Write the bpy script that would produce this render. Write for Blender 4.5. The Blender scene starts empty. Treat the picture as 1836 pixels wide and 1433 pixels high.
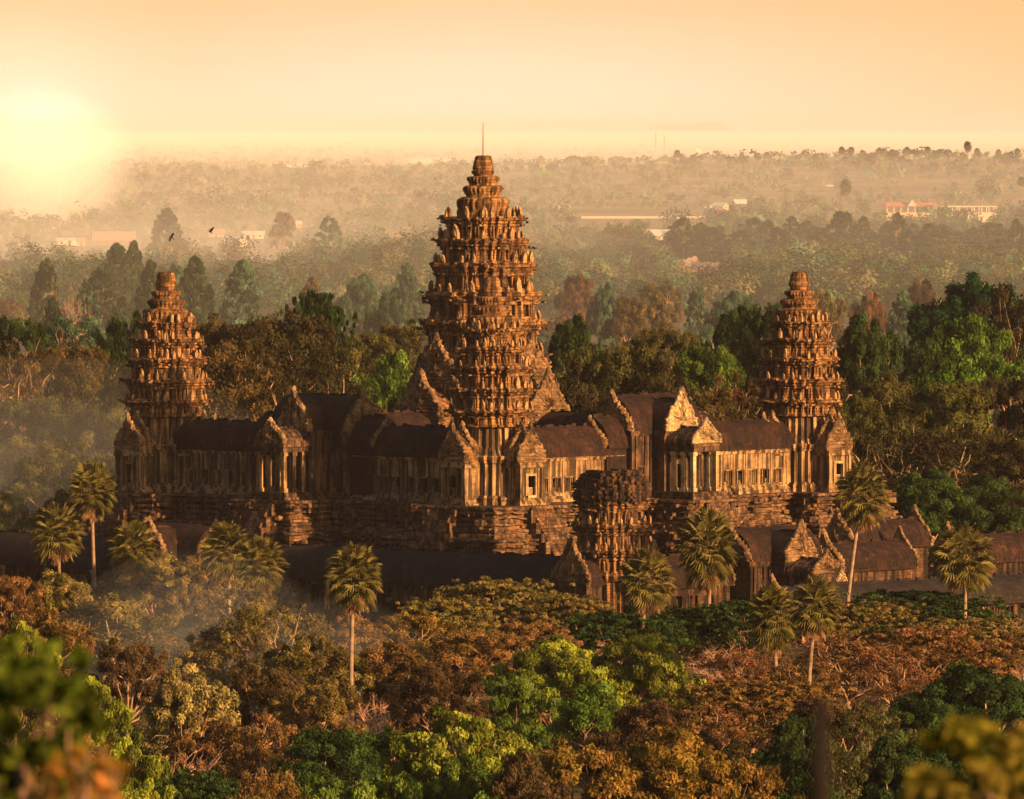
import bpy, math, random
import numpy as np
from mathutils import Matrix, Vector, noise as mnoise

R = math.radians
scene = bpy.context.scene
COL = scene.collection
random.seed(7)

# ------------------------------------------------------------------ camera
FPX, CX, CY, HOR, CAMH = 16100.0, 918.0, 716.5, 232.0, 67.0      # photo pixels
PITCH = math.atan((CY - HOR) / FPX)
cam_d = bpy.data.cameras.new('camera')
cam = bpy.data.objects.new('camera', cam_d)
COL.objects.link(cam)
cam.location = (0, 0, CAMH)
cam.rotation_euler = (math.pi / 2 - PITCH, 0, 0)
cam_d.sensor_width = 36.0
cam_d.lens = FPX / 1836.0 * 36.0
cam_d.clip_start, cam_d.clip_end = 1.0, 600000.0
cam_d.dof.use_dof = True
cam_d.dof.focus_distance = 1215.0
cam_d.dof.aperture_fstop = 4.0
scene.camera = cam

# ------------------------------------------------------------------ light and exposure
SUN_EL = R(13)
SUN_AZ = math.atan2(0.76, -0.65)            # compass angle from +Y towards +X of the direction to the sun
to_sun = Vector((math.sin(SUN_AZ) * math.cos(SUN_EL), math.cos(SUN_AZ) * math.cos(SUN_EL), math.sin(SUN_EL)))
sun_d = bpy.data.lights.new('sun', 'SUN')
sun_d.energy = 5.0
sun_d.angle = R(0.6)
sun_d.color = (1.0, 0.60, 0.27)
sun = bpy.data.objects.new('sun', sun_d)
COL.objects.link(sun)
sun.rotation_euler = (-to_sun).to_track_quat('-Z', 'Y').to_euler()
sun.location = (300, 900, 300)

world = bpy.data.worlds.new('World')
scene.world = world
world.use_nodes = True
wn, wl = world.node_tree.nodes, world.node_tree.links
wn.clear()
SKY_STRENGTH = 0.065


def wnode(t, **kw):
    n = wn.new(t)
    for k, v in kw.items():
        setattr(n, k, v)
    return n


def wmath(op, a, b=None, c=None):
    n = wn.new('ShaderNodeMath')
    n.operation = op
    for i, x in enumerate((a, b, c)):
        if x is None:
            continue
        if isinstance(x, (int, float)):
            n.inputs[i].default_value = x
        else:
            wl.new(x, n.inputs[i])
    return n.outputs[0]


sky = wnode('ShaderNodeTexSky', sky_type='NISHITA', sun_disc=False)
sky.sun_elevation = SUN_EL
sky.sun_rotation = SUN_AZ
sky.dust_density = 4.0
sky.air_density = 1.2
bg1 = wnode('ShaderNodeBackground')
bg1.inputs['Strength'].default_value = SKY_STRENGTH
wl.new(sky.outputs[0], bg1.inputs[0])
# dusty evening band above the horizon (direction based, lies in the sky itself)
tc = wnode('ShaderNodeTexCoord')
sep = wnode('ShaderNodeSeparateXYZ')
wl.new(tc.outputs['Generated'], sep.inputs[0])
ax = wmath('DIVIDE', sep.outputs[0], wmath('MAXIMUM', sep.outputs[1], 0.02))      # tangent of azimuth
ez = sep.outputs[2]


def gauss(cx, sx, cz, sz):
    a = wmath('DIVIDE', wmath('SUBTRACT', ax, cx), sx)
    b = wmath('DIVIDE', wmath('SUBTRACT', ez, cz), sz)
    s = wmath('ADD', wmath('MULTIPLY', a, a), wmath('MULTIPLY', b, b))
    return wmath('POWER', 2.718, wmath('MULTIPLY', s, -1.0))


front = wmath('MULTIPLY', wmath('GREATER_THAN', sep.outputs[1], 0.05), 1.0)


def layer(fac, col, prev):
    m = wnode('ShaderNodeMixRGB', blend_type='ADD')
    m.inputs[0].default_value = 1.0
    v = wnode('ShaderNodeMixRGB', blend_type='MULTIPLY')
    v.inputs[0].default_value = 1.0
    v.inputs[1].default_value = (*col, 1)
    wl.new(fac, v.inputs[2])
    wl.new(v.outputs[0], m.inputs[2])
    if prev is None:
        m.inputs[1].default_value = (0, 0, 0, 1)
    else:
        wl.new(prev, m.inputs[1])
    return m.outputs[0]


band = wmath('MULTIPLY', gauss(0.0, 0.7, 0.0, 0.045), front)
L = layer(band, (0.95, 0.52, 0.20), None)
L = layer(wmath('MULTIPLY', gauss(-0.004, 0.052, 0.0002, 0.0130), front), (0.14, 0.27, 0.37), L)
L = layer(wmath('MULTIPLY', gauss(-0.0560, 0.0125, 0.0, 0.0125), front), (0.2, 0.26, 0.26), L)
L = layer(wmath('MULTIPLY', gauss(-0.0525, 0.0052, -0.0046, 0.0050), front), (1.4, 1.7, 2.2), L)
bg2 = wnode('ShaderNodeBackground')
bg2.inputs['Strength'].default_value = 0.46
wl.new(L, bg2.inputs[0])
addsh = wnode('ShaderNodeAddShader')
wl.new(bg1.outputs[0], addsh.inputs[0])
wl.new(bg2.outputs[0], addsh.inputs[1])
wo = wnode('ShaderNodeOutputWorld')
wl.new(addsh.outputs[0], wo.inputs['Surface'])
world.cycles.sampling_method = 'MANUAL'
world.cycles.sample_map_resolution = 2048

scene.view_settings.view_transform = 'Standard'
scene.view_settings.look = 'None'
scene.view_settings.exposure = 1.22
scene.view_settings.gamma = 1.0
scene.render.film_transparent = False
cy = scene.cycles
cy.max_bounces = 4
cy.diffuse_bounces = 2
cy.glossy_bounces = 1
cy.transmission_bounces = 3
cy.volume_bounces = 1
cy.transparent_max_bounces = 48
cy.use_denoising = True
cy.denoiser = 'OPENIMAGEDENOISE'
cy.denoising_input_passes = 'RGB_ALBEDO_NORMAL'
cy.use_adaptive_sampling = True
cy.adaptive_threshold = 0.012
cy.sample_clamp_indirect = 6.0

HAZE_DENSITY = 0.000010
MIST_DENSITY = 0.000085


# ------------------------------------------------------------------ helpers
def at(px, py, Y):
    """world point at depth Y under a pixel of the photograph"""
    x = (px - CX) / FPX
    u = -(py - CY) / FPX
    c, s = math.cos(PITCH), math.sin(PITCH)
    d = (x, c + u * s, -s + u * c)
    k = Y / d[1]
    return Vector((d[0] * k, Y, CAMH + d[2] * k))


def tag(o, label=None, cat=None, group=None, kind=None):
    if label:
        o['label'] = label
    if cat:
        o['category'] = cat
    if group:
        o['group'] = group
    if kind:
        o['kind'] = kind
    return o


def empty(name, loc=(0, 0, 0), rz=0.0, label=None, cat=None, group=None, scale=None):
    o = bpy.data.objects.new(name, None)
    COL.objects.link(o)
    o.location = loc
    o.rotation_euler = (0, 0, rz)
    if scale is not None:
        o.scale = scale
    o.empty_display_size = 1.0
    return tag(o, label, cat, group)


def mesh_np(name, verts, quads, mat=None, tint=None, smooth=False):
    me = bpy.data.meshes.new(name)
    v = np.asarray(verts, np.float32)
    q = np.asarray(quads, np.int32)
    n, k = q.shape
    me.vertices.add(len(v))
    me.vertices.foreach_set('co', v.ravel())
    me.loops.add(n * k)
    me.loops.foreach_set('vertex_index', q.ravel())
    me.polygons.add(n)
    me.polygons.foreach_set('loop_start', np.arange(0, n * k, k, dtype=np.int32))
    if tint is not None:
        a = me.attributes.new('tint', 'FLOAT', 'FACE')
        a.data.foreach_set('value', np.asarray(tint, np.float32))
    me.update(calc_edges=True)
    if smooth:
        me.polygons.foreach_set('use_smooth', np.ones(n, bool))
    if mat:
        me.materials.append(mat)
    return me


def link(name, me, parent=None, color=None):
    o = bpy.data.objects.new(name, me)
    COL.objects.link(o)
    if parent is not None:
        o.parent = parent
    if color:
        o.color = (*color, 1)
    return o


class MB:
    """collects shapes and links them as one mesh object"""

    def __init__(self):
        self.v, self.f = [], []

    def add(self, vs, fs, M=None):
        n = len(self.v)
        if M is not None:
            vs = [tuple(M @ Vector(p)) for p in vs]
        self.v.extend(tuple(p) for p in vs)
        self.f.extend(tuple(i + n for i in f) for f in fs)

    def box(self, x0, x1, y0, y1, z0, z1, M=None, jit=0.0):
        vs = [(x0, y0, z0), (x1, y0, z0), (x1, y1, z0), (x0, y1, z0), (x0, y0, z1), (x1, y0, z1), (x1, y1, z1), (x0, y1, z1)]
        if jit:
            vs = [tuple(c + random.uniform(-jit, jit) for c in p) for p in vs]
        self.add(vs, [(3, 2, 1, 0), (4, 5, 6, 7), (0, 1, 5, 4), (1, 2, 6, 5), (2, 3, 7, 6), (3, 0, 4, 7)], M)

    def tube(self, pts, rad, n=6, M=None, cap=True):
        vs, fs = [], []
        m = len(pts)
        for i, p in enumerate(pts):
            p = Vector(p)
            d = Vector(pts[min(i + 1, m - 1)]) - Vector(pts[max(i - 1, 0)])
            if d.length < 1e-6:
                d = Vector((0, 0, 1))
            d.normalize()
            a = d.orthogonal().normalized() if abs(d.z) < 0.95 else Vector((1, 0, 0)).cross(d).normalized()
            b = d.cross(a)
            for k in range(n):
                t = 2 * math.pi * k / n
                vs.append(tuple(p + (a * math.cos(t) + b * math.sin(t)) * rad[i]))
        for i in range(m - 1):
            for k in range(n):
                k2 = (k + 1) % n
                fs.append((i * n + k, i * n + k2, (i + 1) * n + k2, (i + 1) * n + k))
        if cap:
            fs.append(tuple(range(n))[::-1])
            fs.append(tuple((m - 1) * n + k for k in range(n)))
        self.add(vs, fs, M)

    def loft(self, rings, cap_top=True, cap_bot=False, M=None):
        n = len(rings[0])
        vs = [p for r in rings for p in r]
        fs = []
        for i in range(len(rings) - 1):
            for k in range(n):
                k2 = (k + 1) % n
                fs.append((i * n + k, i * n + k2, (i + 1) * n + k2, (i + 1) * n + k))
        if cap_top:
            fs.append(tuple((len(rings) - 1) * n + k for k in range(n)))
        if cap_bot:
            fs.append(tuple(range(n))[::-1])
        self.add(vs, fs, M)

    def rough(self, amp, freq=0.8, fine=0.0):
        out = []
        for p in self.v:
            q = Vector(p)
            d = mnoise.noise_vector(q * freq) * amp
            if fine:
                d += mnoise.noise_vector(q * freq * 5.1) * fine
            out.append(tuple(q + d))
        self.v = out
        return self

    def mesh(self, name, mat, smooth=False):
        me = bpy.data.meshes.new(name)
        me.from_pydata(self.v, [], self.f)
        if mat:
            me.materials.append(mat)
        if smooth:
            me.polygons.foreach_set('use_smooth', np.ones(len(me.polygons), bool))
        return me

    def build(self, name, mat, parent=None, smooth=False):
        return link(name, self.mesh(name, mat, smooth), parent)


CHILD = {}


def children(o):
    return [c for c in bpy.data.objects if c.parent == o]


def copy_tree(o, loc, rz, label=None, parent=None, top=True, kids=None):
    if kids is None:
        kids = {}
        for c in bpy.data.objects:
            if c.parent:
                kids.setdefault(c.parent.name, []).append(c)
    c = o.copy()
    COL.objects.link(c)
    if top:
        c.location, c.rotation_euler = loc, (0, 0, rz)
        if label:
            c['label'] = label
    else:
        c.parent = parent
    for ch in kids.get(o.name, []):
        copy_tree(ch, None, None, None, c, False, kids)
    return c


def rotz(a, loc=(0, 0, 0)):
    return Matrix.Translation(loc) @ Matrix.Rotation(a, 4, 'Z')


# ------------------------------------------------------------------ materials
class NT:
    def __init__(self, name):
        self.m = bpy.data.materials.new(name)
        self.m.use_nodes = True
        self.t = self.m.node_tree
        self.t.nodes.clear()

    def n(self, t, ins=None, **kw):
        x = self.t.nodes.new(t)
        for k, v in kw.items():
            setattr(x, k, v)
        for k, v in (ins or {}).items():
            if hasattr(v, 'is_linked') or isinstance(v, bpy.types.NodeSocket):
                self.t.links.new(v, x.inputs[k])
            else:
                x.inputs[k].default_value = v
        return x

    def math(self, op, a, b=0.0):
        return self.n('ShaderNodeMath', {0: a, 1: b}, operation=op).outputs[0]

    def mix(self, f, a, b, bt='MIX'):
        return self.n('ShaderNodeMixRGB', {0: f, 1: a, 2: b}, blend_type=bt).outputs[0]

    def ramp(self, f, stops):
        r = self.n('ShaderNodeValToRGB', {0: f})
        e = r.color_ramp.elements
        while len(e) < len(stops):
            e.new(0.5)
        for i, (p, c) in enumerate(stops):
            e[i].position = p
            e[i].color = (c, c, c, 1) if isinstance(c, (int, float)) else (*c, 1)
        return r.outputs[0]

    def noise(self, vec, scale, detail=4, rough=0.6):
        return self.n('ShaderNodeTexNoise', {'Vector': vec, 'Scale': scale, 'Detail': detail, 'Roughness': rough}).outputs[0]

    def out(self, sh):
        self.n('ShaderNodeOutputMaterial', {'Surface': sh})
        return self.m


def stone(name, a, b, dark, stain=0.5, streak=0.5, brick=(1.3, 0.42), pale=(0.5, 0.42, 0.28), pale_amt=0.35, bump=0.6, joint=0.6, rust=0.0):
    t = NT(name)
    tcn = t.n('ShaderNodeTexCoord').outputs['Object']
    rnd = t.n('ShaderNodeObjectInfo').outputs['Random']
    off = t.n('ShaderNodeVectorMath', {0: tcn, 1: t.n('ShaderNodeCombineXYZ', {0: t.math('MULTIPLY', rnd, 37.0), 1: t.math('MULTIPLY', rnd, 91.0), 2: 0.0}).outputs[0]}, operation='ADD').outputs[0]
    s = t.n('ShaderNodeSeparateXYZ', {0: off})
    uv = t.n('ShaderNodeCombineXYZ', {0: t.math('ADD', s.outputs[0], s.outputs[1]), 1: s.outputs[2], 2: 0.0}).outputs[0]
    br = t.n('ShaderNodeTexBrick', {'Vector': uv, 'Color1': (0, 0, 0, 1), 'Color2': (1, 1, 1, 1), 'Mortar': (0.5, 0.5, 0.5, 1), 'Scale': 1.0,
                                    'Mortar Size': 0.022, 'Mortar Smooth': 0.2, 'Bias': 0.0, 'Brick Width': brick[0], 'Row Height': brick[1]})
    col = t.mix(br.outputs[0], (*a, 1), (*b, 1))
    big = t.noise(off, 0.35, 6, 0.65)
    fine = t.noise(off, 2.2, 8, 0.7)
    # dark lichen blotches
    bl = t.ramp(t.math('ADD', t.math('MULTIPLY', big, 0.6), t.math('MULTIPLY', fine, 0.4)), [(0.50 - 0.2 * stain, 1.0), (0.60 - 0.08 * stain, 0.0)])
    # rain streaks: noise stretched along the vertical
    sv = t.n('ShaderNodeVectorMath', {0: off, 1: (1.5, 1.5, 0.10)}, operation='MULTIPLY').outputs[0]
    st = t.ramp(t.noise(sv, 1.0, 5, 0.6), [(0.46 - 0.1 * (1 - streak), 1.0), (0.56 - 0.06 * (1 - streak), 0.0)])
    pl = t.ramp(t.noise(off, 0.9, 7, 0.7), [(0.56, 0.0), (0.66, 1.0)])
    col = t.mix(t.math('MULTIPLY', pl, pale_amt), col, (*pale, 1))
    if rust:
        rs = t.ramp(t.noise(off, 0.5, 5, 0.6), [(0.45, 0.0), (0.6, 1.0)])
        col = t.mix(t.math('MULTIPLY', rs, rust), col, (0.22, 0.075, 0.03, 1))
    col = t.mix(t.math('MULTIPLY', st, 0.88 * streak), col, (*dark, 1))
    col = t.mix(t.math('MULTIPLY', bl, 0.95 * min(1, stain * 1.6)), col, (*dark, 1))
    col = t.mix(t.math('MULTIPLY', br.outputs[1], joint), col, (*[c * 0.5 for c in dark], 1))
    h = t.math('ADD', t.math('MULTIPLY', fine, 0.55), t.math('MULTIPLY', br.outputs[1], -0.4))
    h = t.math('ADD', h, t.math('MULTIPLY', t.noise(off, 6.0, 4, 0.6), 0.3))
    bp = t.n('ShaderNodeBump', {'Strength': bump, 'Distance': 0.35, 'Height': h})
    sh = t.n('ShaderNodeBsdfPrincipled', {'Base Color': col, 'Roughness': 0.92, 'Specular IOR Level': 0.15, 'Normal': bp.outputs[0]})
    return t.out(sh.outputs[0])


M_TOWER = stone('tower_sandstone', (0.20, 0.090, 0.032), (0.38, 0.185, 0.064), (0.010, 0.007, 0.005), 0.88, 0.9, (1.1, 0.4), pale=(.50, .31, .14), pale_amt=0.35, bump=1.0, joint=.45, rust=0.4)
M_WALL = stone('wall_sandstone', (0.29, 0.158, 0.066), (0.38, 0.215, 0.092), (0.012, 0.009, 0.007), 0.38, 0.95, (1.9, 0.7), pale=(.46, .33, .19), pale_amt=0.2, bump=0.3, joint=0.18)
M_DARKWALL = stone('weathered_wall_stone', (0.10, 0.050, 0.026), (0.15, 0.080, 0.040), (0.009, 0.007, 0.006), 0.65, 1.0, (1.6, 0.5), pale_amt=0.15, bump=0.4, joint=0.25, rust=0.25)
M_TERRACE = stone('terrace_stone', (0.075, 0.040, 0.020), (0.24, 0.128, 0.058), (0.007, 0.005, 0.004), 0.82, 0.8, (1.4, 0.5), pale=(.42, .30, .17), pale_amt=0.3, bump=1.0, joint=0.35, rust=0.35)
M_ROOF = stone('roof_stone', (0.020, 0.009, 0.006), (0.036, 0.015, 0.010), (0.006, 0.005, 0.004), 0.6, 0.6, (0.9, 0.5), pale=(0.20, 0.10, 0.055), pale_amt=0.32, bump=0.4, joint=0.2, rust=0.08)
M_DARKROOF = stone('old_roof_stone', (0.018, 0.013, 0.011), (0.027, 0.018, 0.015), (0.008, 0.007, 0.007), 0.5, 0.3, (0.9, 0.5), pale=(0.13, 0.085, 0.06), pale_amt=0.3, bump=0.4, joint=0.2)
M_PED = stone('carved_pediment_stone', (0.17, 0.09, 0.038), (0.33, 0.18, 0.08), (0.014, 0.010, 0.008), 0.72, 0.4, (0.8, 0.5), pale=(0.50, 0.36, 0.20), pale_amt=0.45, bump=1.0, joint=0.3)
M_ANTEFIX = stone('antefix_stone', (0.26, 0.135, 0.052), (0.42, 0.23, 0.095), (0.014, 0.009, 0.007), 0.68, 0.4, (0.8, 0.5), pale=(.52, .34, .17), pale_amt=0.4, bump=0.6, joint=0.0)  # paler than the tower stone: light caught on the ledges put into the colour
M_RUIN = stone('ruined_wall_stone', (0.055, 0.028, 0.015), (0.10, 0.050, 0.024), (0.006, 0.005, 0.004), 0.7, 1.0, (1.2, 0.45), pale=(.36, .23, .12), pale_amt=0.2, bump=0.7, joint=0.3, rust=0.3)
M_BRIGHT = stone('pale_sunlit_stone', (0.50, 0.31, 0.14), (0.58, 0.38, 0.18), (0.035, 0.022, 0.014), 0.42, 0.5, (1.2, 0.6), pale=(0.60, 0.44, 0.25), pale_amt=0.3, bump=0.5, joint=0.2)  # pale stone; on the sun-facing porches sunlight is put into its colour


def plain(name, col, rough=0.9, var=0.25, scale=0.6):
    t = NT(name)
    c = t.n('ShaderNodeTexCoord').outputs['Object']
    f = t.noise(c, scale, 5, 0.6)
    k = t.ramp(f, [(0.3, 1 - var), (0.7, 1 + var)])
    sh = t.n('ShaderNodeBsdfPrincipled', {'Base Color': t.mix(1.0, (*col, 1), k, 'MULTIPLY'), 'Roughness': rough, 'Specular IOR Level': 0.2})
    return t.out(sh.outputs[0])


def leafmat(name, transl=0.25):
    t = NT(name)
    oi = t.n('ShaderNodeObjectInfo')
    at_ = t.n('ShaderNodeAttribute', attribute_name='tint').outputs['Fac']
    oc = t.n('ShaderNodeTexCoord').outputs['Object']
    nz = t.noise(oc, 0.35, 3, 0.6)
    br = t.math('ADD', t.math('MULTIPLY', t.math('POWER', at_, 1.7), 2.4), 0.25)
    col = t.mix(1.0, oi.outputs['Color'], t.n('ShaderNodeCombineXYZ', {0: br, 1: br, 2: br}).outputs[0], 'MULTIPLY')
    # drier patches
    col = t.n('ShaderNodeHueSaturation', {'Hue': t.math('ADD', t.math('MULTIPLY', at_, -0.03), 0.513), 'Saturation': 1.0, 'Value': 1.0, 'Fac': 1.0, 'Color': col}).outputs[0]
    dry = t.n('ShaderNodeHueSaturation', {'Hue': 0.478, 'Saturation': .95, 'Value': 1.0, 'Fac': 1.0, 'Color': col}).outputs[0]
    col = t.mix(t.ramp(nz, [(0.45, 0.0), (0.62, 1.0)]), col, dry)
    d = t.n('ShaderNodeBsdfDiffuse', {'Color': col, 'Roughness': 0.5})
    tr = t.n('ShaderNodeBsdfTranslucent', {'Color': col})
    return t.out(t.n('ShaderNodeMixShader', {0: transl, 1: d.outputs[0], 2: tr.outputs[0]}).outputs[0])


M_LEAF = leafmat('tree_leaves')
M_PALM = leafmat('palm_leaves', 0.2)
M_BARK = plain('bark', (0.24, 0.14, 0.08), 0.95, 0.45, 0.8)
M_PALEBARK = plain('pale_bark', (0.30, 0.19, 0.12), 0.95, 0.4, 0.8)
M_PALMBARK = plain('palm_bark', (0.20, 0.125, 0.075), 0.95, 0.45, 1.2)
M_TWIG = plain('bare_twigs', (0.34, 0.18, 0.11), 0.95, 0.35, 0.5)
M_DEAD = plain('dry_fronds', (0.24, 0.12, 0.055), 0.95, 0.4, 1.5)

# ------------------------------------------------------------------ setting: ground, haze
t = NT('ground_earth')
oc = t.n('ShaderNodeTexCoord').outputs['Object']
n1 = t.noise(oc, 0.0035, 6, 0.6)
n2 = t.noise(oc, 0.05, 6, 0.65)
col = t.mix(t.ramp(n1, [(0.40, 0.0), (0.58, 1.0)]), (0.055, 0.050, 0.018, 1), (0.24, 0.155, 0.085, 1))
col = t.mix(t.ramp(n2, [(0.42, 0.0), (0.62, 1.0)]), col, (0.075, 0.060, 0.022, 1))
M_GROUND = t.out(t.n('ShaderNodeBsdfPrincipled', {'Base Color': col, 'Roughness': 1.0, 'Specular IOR Level': 0.0}).outputs[0])


def ground_z(x, y):
    d = math.hypot(x, y * 0.9 + 10)
    if y > 6000:
        e = 0.5 + 0.5 * math.tanh((x - 120) / 260.0)
        return (9 + 19 * e) * math.exp(-(((y - 11800) / 2600.0) ** 2))
    return 65.0 * math.exp(-((d / 145.0) ** 2)) * (1.0 if d < 420 else 0.0)


def axis(vals):
    return sorted(set(vals))


xs = axis([-300000, -100000, -30000, -9000, -3000, -1000, -800, -600] + list(range(-440, 441, 20)) + [520, 600, 700, 850, 1000, 3000, 9000, 30000, 100000, 300000])
ys = axis([-100000, -20000, -4000, -1000] + list(range(-440, 441, 20)) + [700, 1000, 1500, 2500, 4000, 6000, 7000, 7750, 8500, 9250, 10000, 10750, 11500, 12250, 13000, 14000, 15500, 17500, 20000, 40000, 90000, 200000, 400000])
gv = [(x, y, ground_z(x, y)) for y in ys for x in xs]
gq = [(j * len(xs) + i, j * len(xs) + i + 1, (j + 1) * len(xs) + i + 1, (j + 1) * len(xs) + i) for j in range(len(ys) - 1) for i in range(len(xs) - 1)]
tag(link('ground', mesh_np('ground', gv, gq, M_GROUND)), 'dry earth plain with fields below the trees', kind='structure')


def volume(name, dens, col, g):
    t = NT(name)
    v = t.n('ShaderNodeVolumePrincipled', {'Color': (*col, 1), 'Density': dens, 'Anisotropy': g})
    for k in ('Density Attribute', 'Color Attribute', 'Temperature Attribute'):
        v.inputs[k].default_value = ''
    t.n('ShaderNodeOutputMaterial', {'Volume': v.outputs[0]})
    t.m.cycles.homogeneous_volume = True
    return t.m


hz = MB()
hz.box(-290000, 290000, -90000, 390000, -1.5, 262.0)
tag(hz.build('haze', volume('haze_air', HAZE_DENSITY, (0.72, 0.60, 0.64), -0.4)), 'warm dusty evening haze over the whole plain', kind='stuff')


def puff(name, c, r, dens, col, g, label):
    """a bank of smoke or mist: closed flattened ellipsoid of even density"""
    mb = MB()
    rings = []
    N, K = 24, 14
    for i in range(1, K):
        th = math.pi * i / K - math.pi / 2
        rings.append([(r[0] * math.cos(th) * math.cos(2 * math.pi * k / N), r[1] * math.cos(th) * math.sin(2 * math.pi * k / N), r[2] * math.sin(th)) for k in range(N)])
    mb.loft(rings, True, True)
    o = mb.build(name, volume(name + '_air', dens, col, g))
    o.location = c
    return tag(o, label, kind='stuff')


# ------------------------------------------------------------------ temple
TC = Vector((-4.0, 1243.0, 0.0))
TROT = math.atan2(0.726, 0.687)
TM = Matrix.Translation(TC) @ Matrix.Rotation(TROT, 4, 'Z')


def tw(u, v, z=0.0):
    return TM @ Vector((u, v, z))


QUAD = [(1.0, .13), (.93, .13), (.93, .27), (1.0, .27), (1.0, .42), (.86, .42), (.86, .60), (.74, .60), (.74, .74)]
QUADF = [(1.0, .13), (1.0, .135), (1.0, .265), (1.0, .27), (1.0, .42), (.88, .42), (.88, .60), (.77, .60), (.77, .77)]


def redent(r, z, notch=False, sub=0.0):
    q = QUAD if notch else QUADF
    h = [(x, y) for x, y in q]
    h += [(y, x) for x, y in reversed(q[:-1])]
    h = [(x, y) for x, y in h]
    pts = []
    for k in range(4):
        a = k * math.pi / 2
        c, s = round(math.cos(a)), round(math.sin(a))
        pts += [(x * c - y * s, x * s + y * c) for x, y in h]
    out = []
    n = len(pts)
    for i in range(n):
        p, p2 = pts[i], pts[(i + 1) % n]
        out.append((p[0] * r, p[1] * r, z))
        m = 2 if (i % 17) in (1, 5, 9, 13, 16) else 1
        for j in range(1, m):
            out.append(((p[0] + (p2[0] - p[0]) * j / m) * r, (p[1] + (p2[1] - p[1]) * j / m) * r, z))
    return out


def circ(r, z, n=40, lobes=0, amp=0.0):
    return [(r * (1 + amp * abs(math.sin(lobes * math.pi * k / n))) * math.cos(2 * math.pi * k / n),
             r * (1 + amp * abs(math.sin(lobes * math.pi * k / n))) * math.sin(2 * math.pi * k / n), z) for k in range(n)]


def antefix_mesh(name, w, h, mat):
    mb = MB()
    prof = [(.5, 0), (.5, .25), (.58, .3), (.52, .5), (.56, .55), (.40, .74), (.22, .9), (0, 1.05)]
    out = [(x * w, z * h) for x, z in prof] + [(-x * w, z * h) for x, z in reversed(prof[:-1])]
    n = len(out)
    d = w * 0.30
    inner = [(x * .66, z * .72 + .08 * h) for x, z in out]
    vs = [(x, -d, z) for x, z in out] + [(x, d, z) for x, z in out] + [(x, -d * 1.0, z) for x, z in inner] + [(0, -d * 1.7, h * .4)]
    fs = []
    for i in range(n):
        j = (i + 1) % n
        fs.append((i, n + i, n + j, j))
        fs.append((i, j, 2 * n + j, 2 * n + i))
        fs.append((2 * n + i, 2 * n + j, 3 * n))
    fs.append(tuple(n + i for i in range(n))[::-1])
    mb.add(vs, fs)
    mb.rough(0.05, 2.0)
    return mb.mesh(name, mat)


AF_BIG = antefix_mesh('antefix', 0.80, 2.0, M_ANTEFIX)
AF_MID = antefix_mesh('antefix_small', 0.66, 1.65, M_ANTEFIX)


def pediment(mb, w, h, M, seed=0, thick=0.55, flames=7):
    """carved leaf-shaped gable facing -y in its own frame, base centre at the origin"""
    rnd = random.Random(seed)
    half = []
    K = 40
    key = [(0, .50), (.12, .53), (.28, .50), (.45, .40), (.60, .27), (.74, .17), (.87, .085), (1, .02)]
    for i in range(K + 1):
        q = i / K
        x = np.interp(q, [k_[0] for k_ in key], [k_[1] for k_ in key]) * w
        z = h * q
        ph = (q * flames + .9 * math.sin(q * 5 + seed * 1.7)) % 1.0
        fl = (ph ** 2) * .080 * w * (1 - .55 * q) * rnd.uniform(.55, 1.25)
        half.append((x + fl * .75, z + fl * .65))
    half[-1] = (0.0, h * 1.08)
    out = half + [(-x * rnd.uniform(.94, 1.0), z * rnd.uniform(.98, 1.0)) for x, z in reversed(half[:-1])]
    cx, cz = 0.0, h * 0.30
    rings = []
    for sc, dy in ((.97, thick * .45), (1.0, thick * .1), (.99, -thick * .15), (.91, -thick * .42), (.83, -thick * .46), (.78, -thick * .16), (.60, -thick * .34), (.46, -thick * .2), (.30, -thick * .45), (.12, -thick * .65)):
        rings.append([(cx + (x - cx) * sc, dy + (rnd.uniform(-.5, .5) * 0.45 * thick if sc < .9 else rnd.uniform(-.07, .07)), cz + (z - cz) * sc) for x, z in out])
    mb.loft(rings, True, True, M)


def vault(mb, x0, x1, hw, z0, z1, M=None, step=0.15, pitch=0.6, amp=0.11, crest=True, seed=0, half=False, n=9):
    """ogival stone roof along x with ribs running down the slope"""
    thm = 1.28
    cs = []
    for i in range(n + 1):
        th = thm * i / n
        cs.append((hw * (math.cos(th) - math.cos(thm)) / (1 - math.cos(thm)), z0 + (z1 - z0) * math.sin(th) / math.sin(thm)))
    sec = [(-y, z) for y, z in cs] + [(y, z) for y, z in reversed(cs[:-1])]
    m = max(2, int(round((x1 - x0) / step)))
    rings = []
    for i in range(m + 1):
        x = x0 + (x1 - x0) * i / m
        k = amp * abs(math.sin(math.pi * x / pitch))
        sag = 0.10 * mnoise.noise(Vector((x * 0.22, seed * 3.1, 0)))
        rings.append([(x, y * (1 + k / hw), z + sag + k * 0.6) for y, z in sec])
    q = len(sec)
    vs = [p for r in rings for p in r]
    fs = []
    for i in range(m):
        for j in range(q - 1):
            fs.append((i * q + j, (i + 1) * q + j, (i + 1) * q + j + 1, i * q + j + 1))
    fs.append(tuple(range(q)))
    fs.append(tuple(m * q + j for j in range(q))[::-1])
    mb.add(vs, fs, M)
    # eave course
    mb.box(x0 + .01, x1 - .01, -hw - 0.12, -hw + 0.35, z0 - 0.32, z0 + 0.06, M)
    mb.box(x0 + .01, x1 - .01, hw - 0.35, hw + 0.12, z0 - 0.32, z0 + 0.06, M)
    rnd = random.Random(seed)
    if crest:
        x = x0 + .2
        while x < x1 - .4:
            l = rnd.uniform(.3, .9)
            if rnd.random() < 0.75:
                hh = rnd.uniform(.08, .38)
                mb.box(x, min(x + l, x1), -.2, .2, z1 - .15, z1 + hh, M, 0.03)
            x += l + .02


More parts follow.
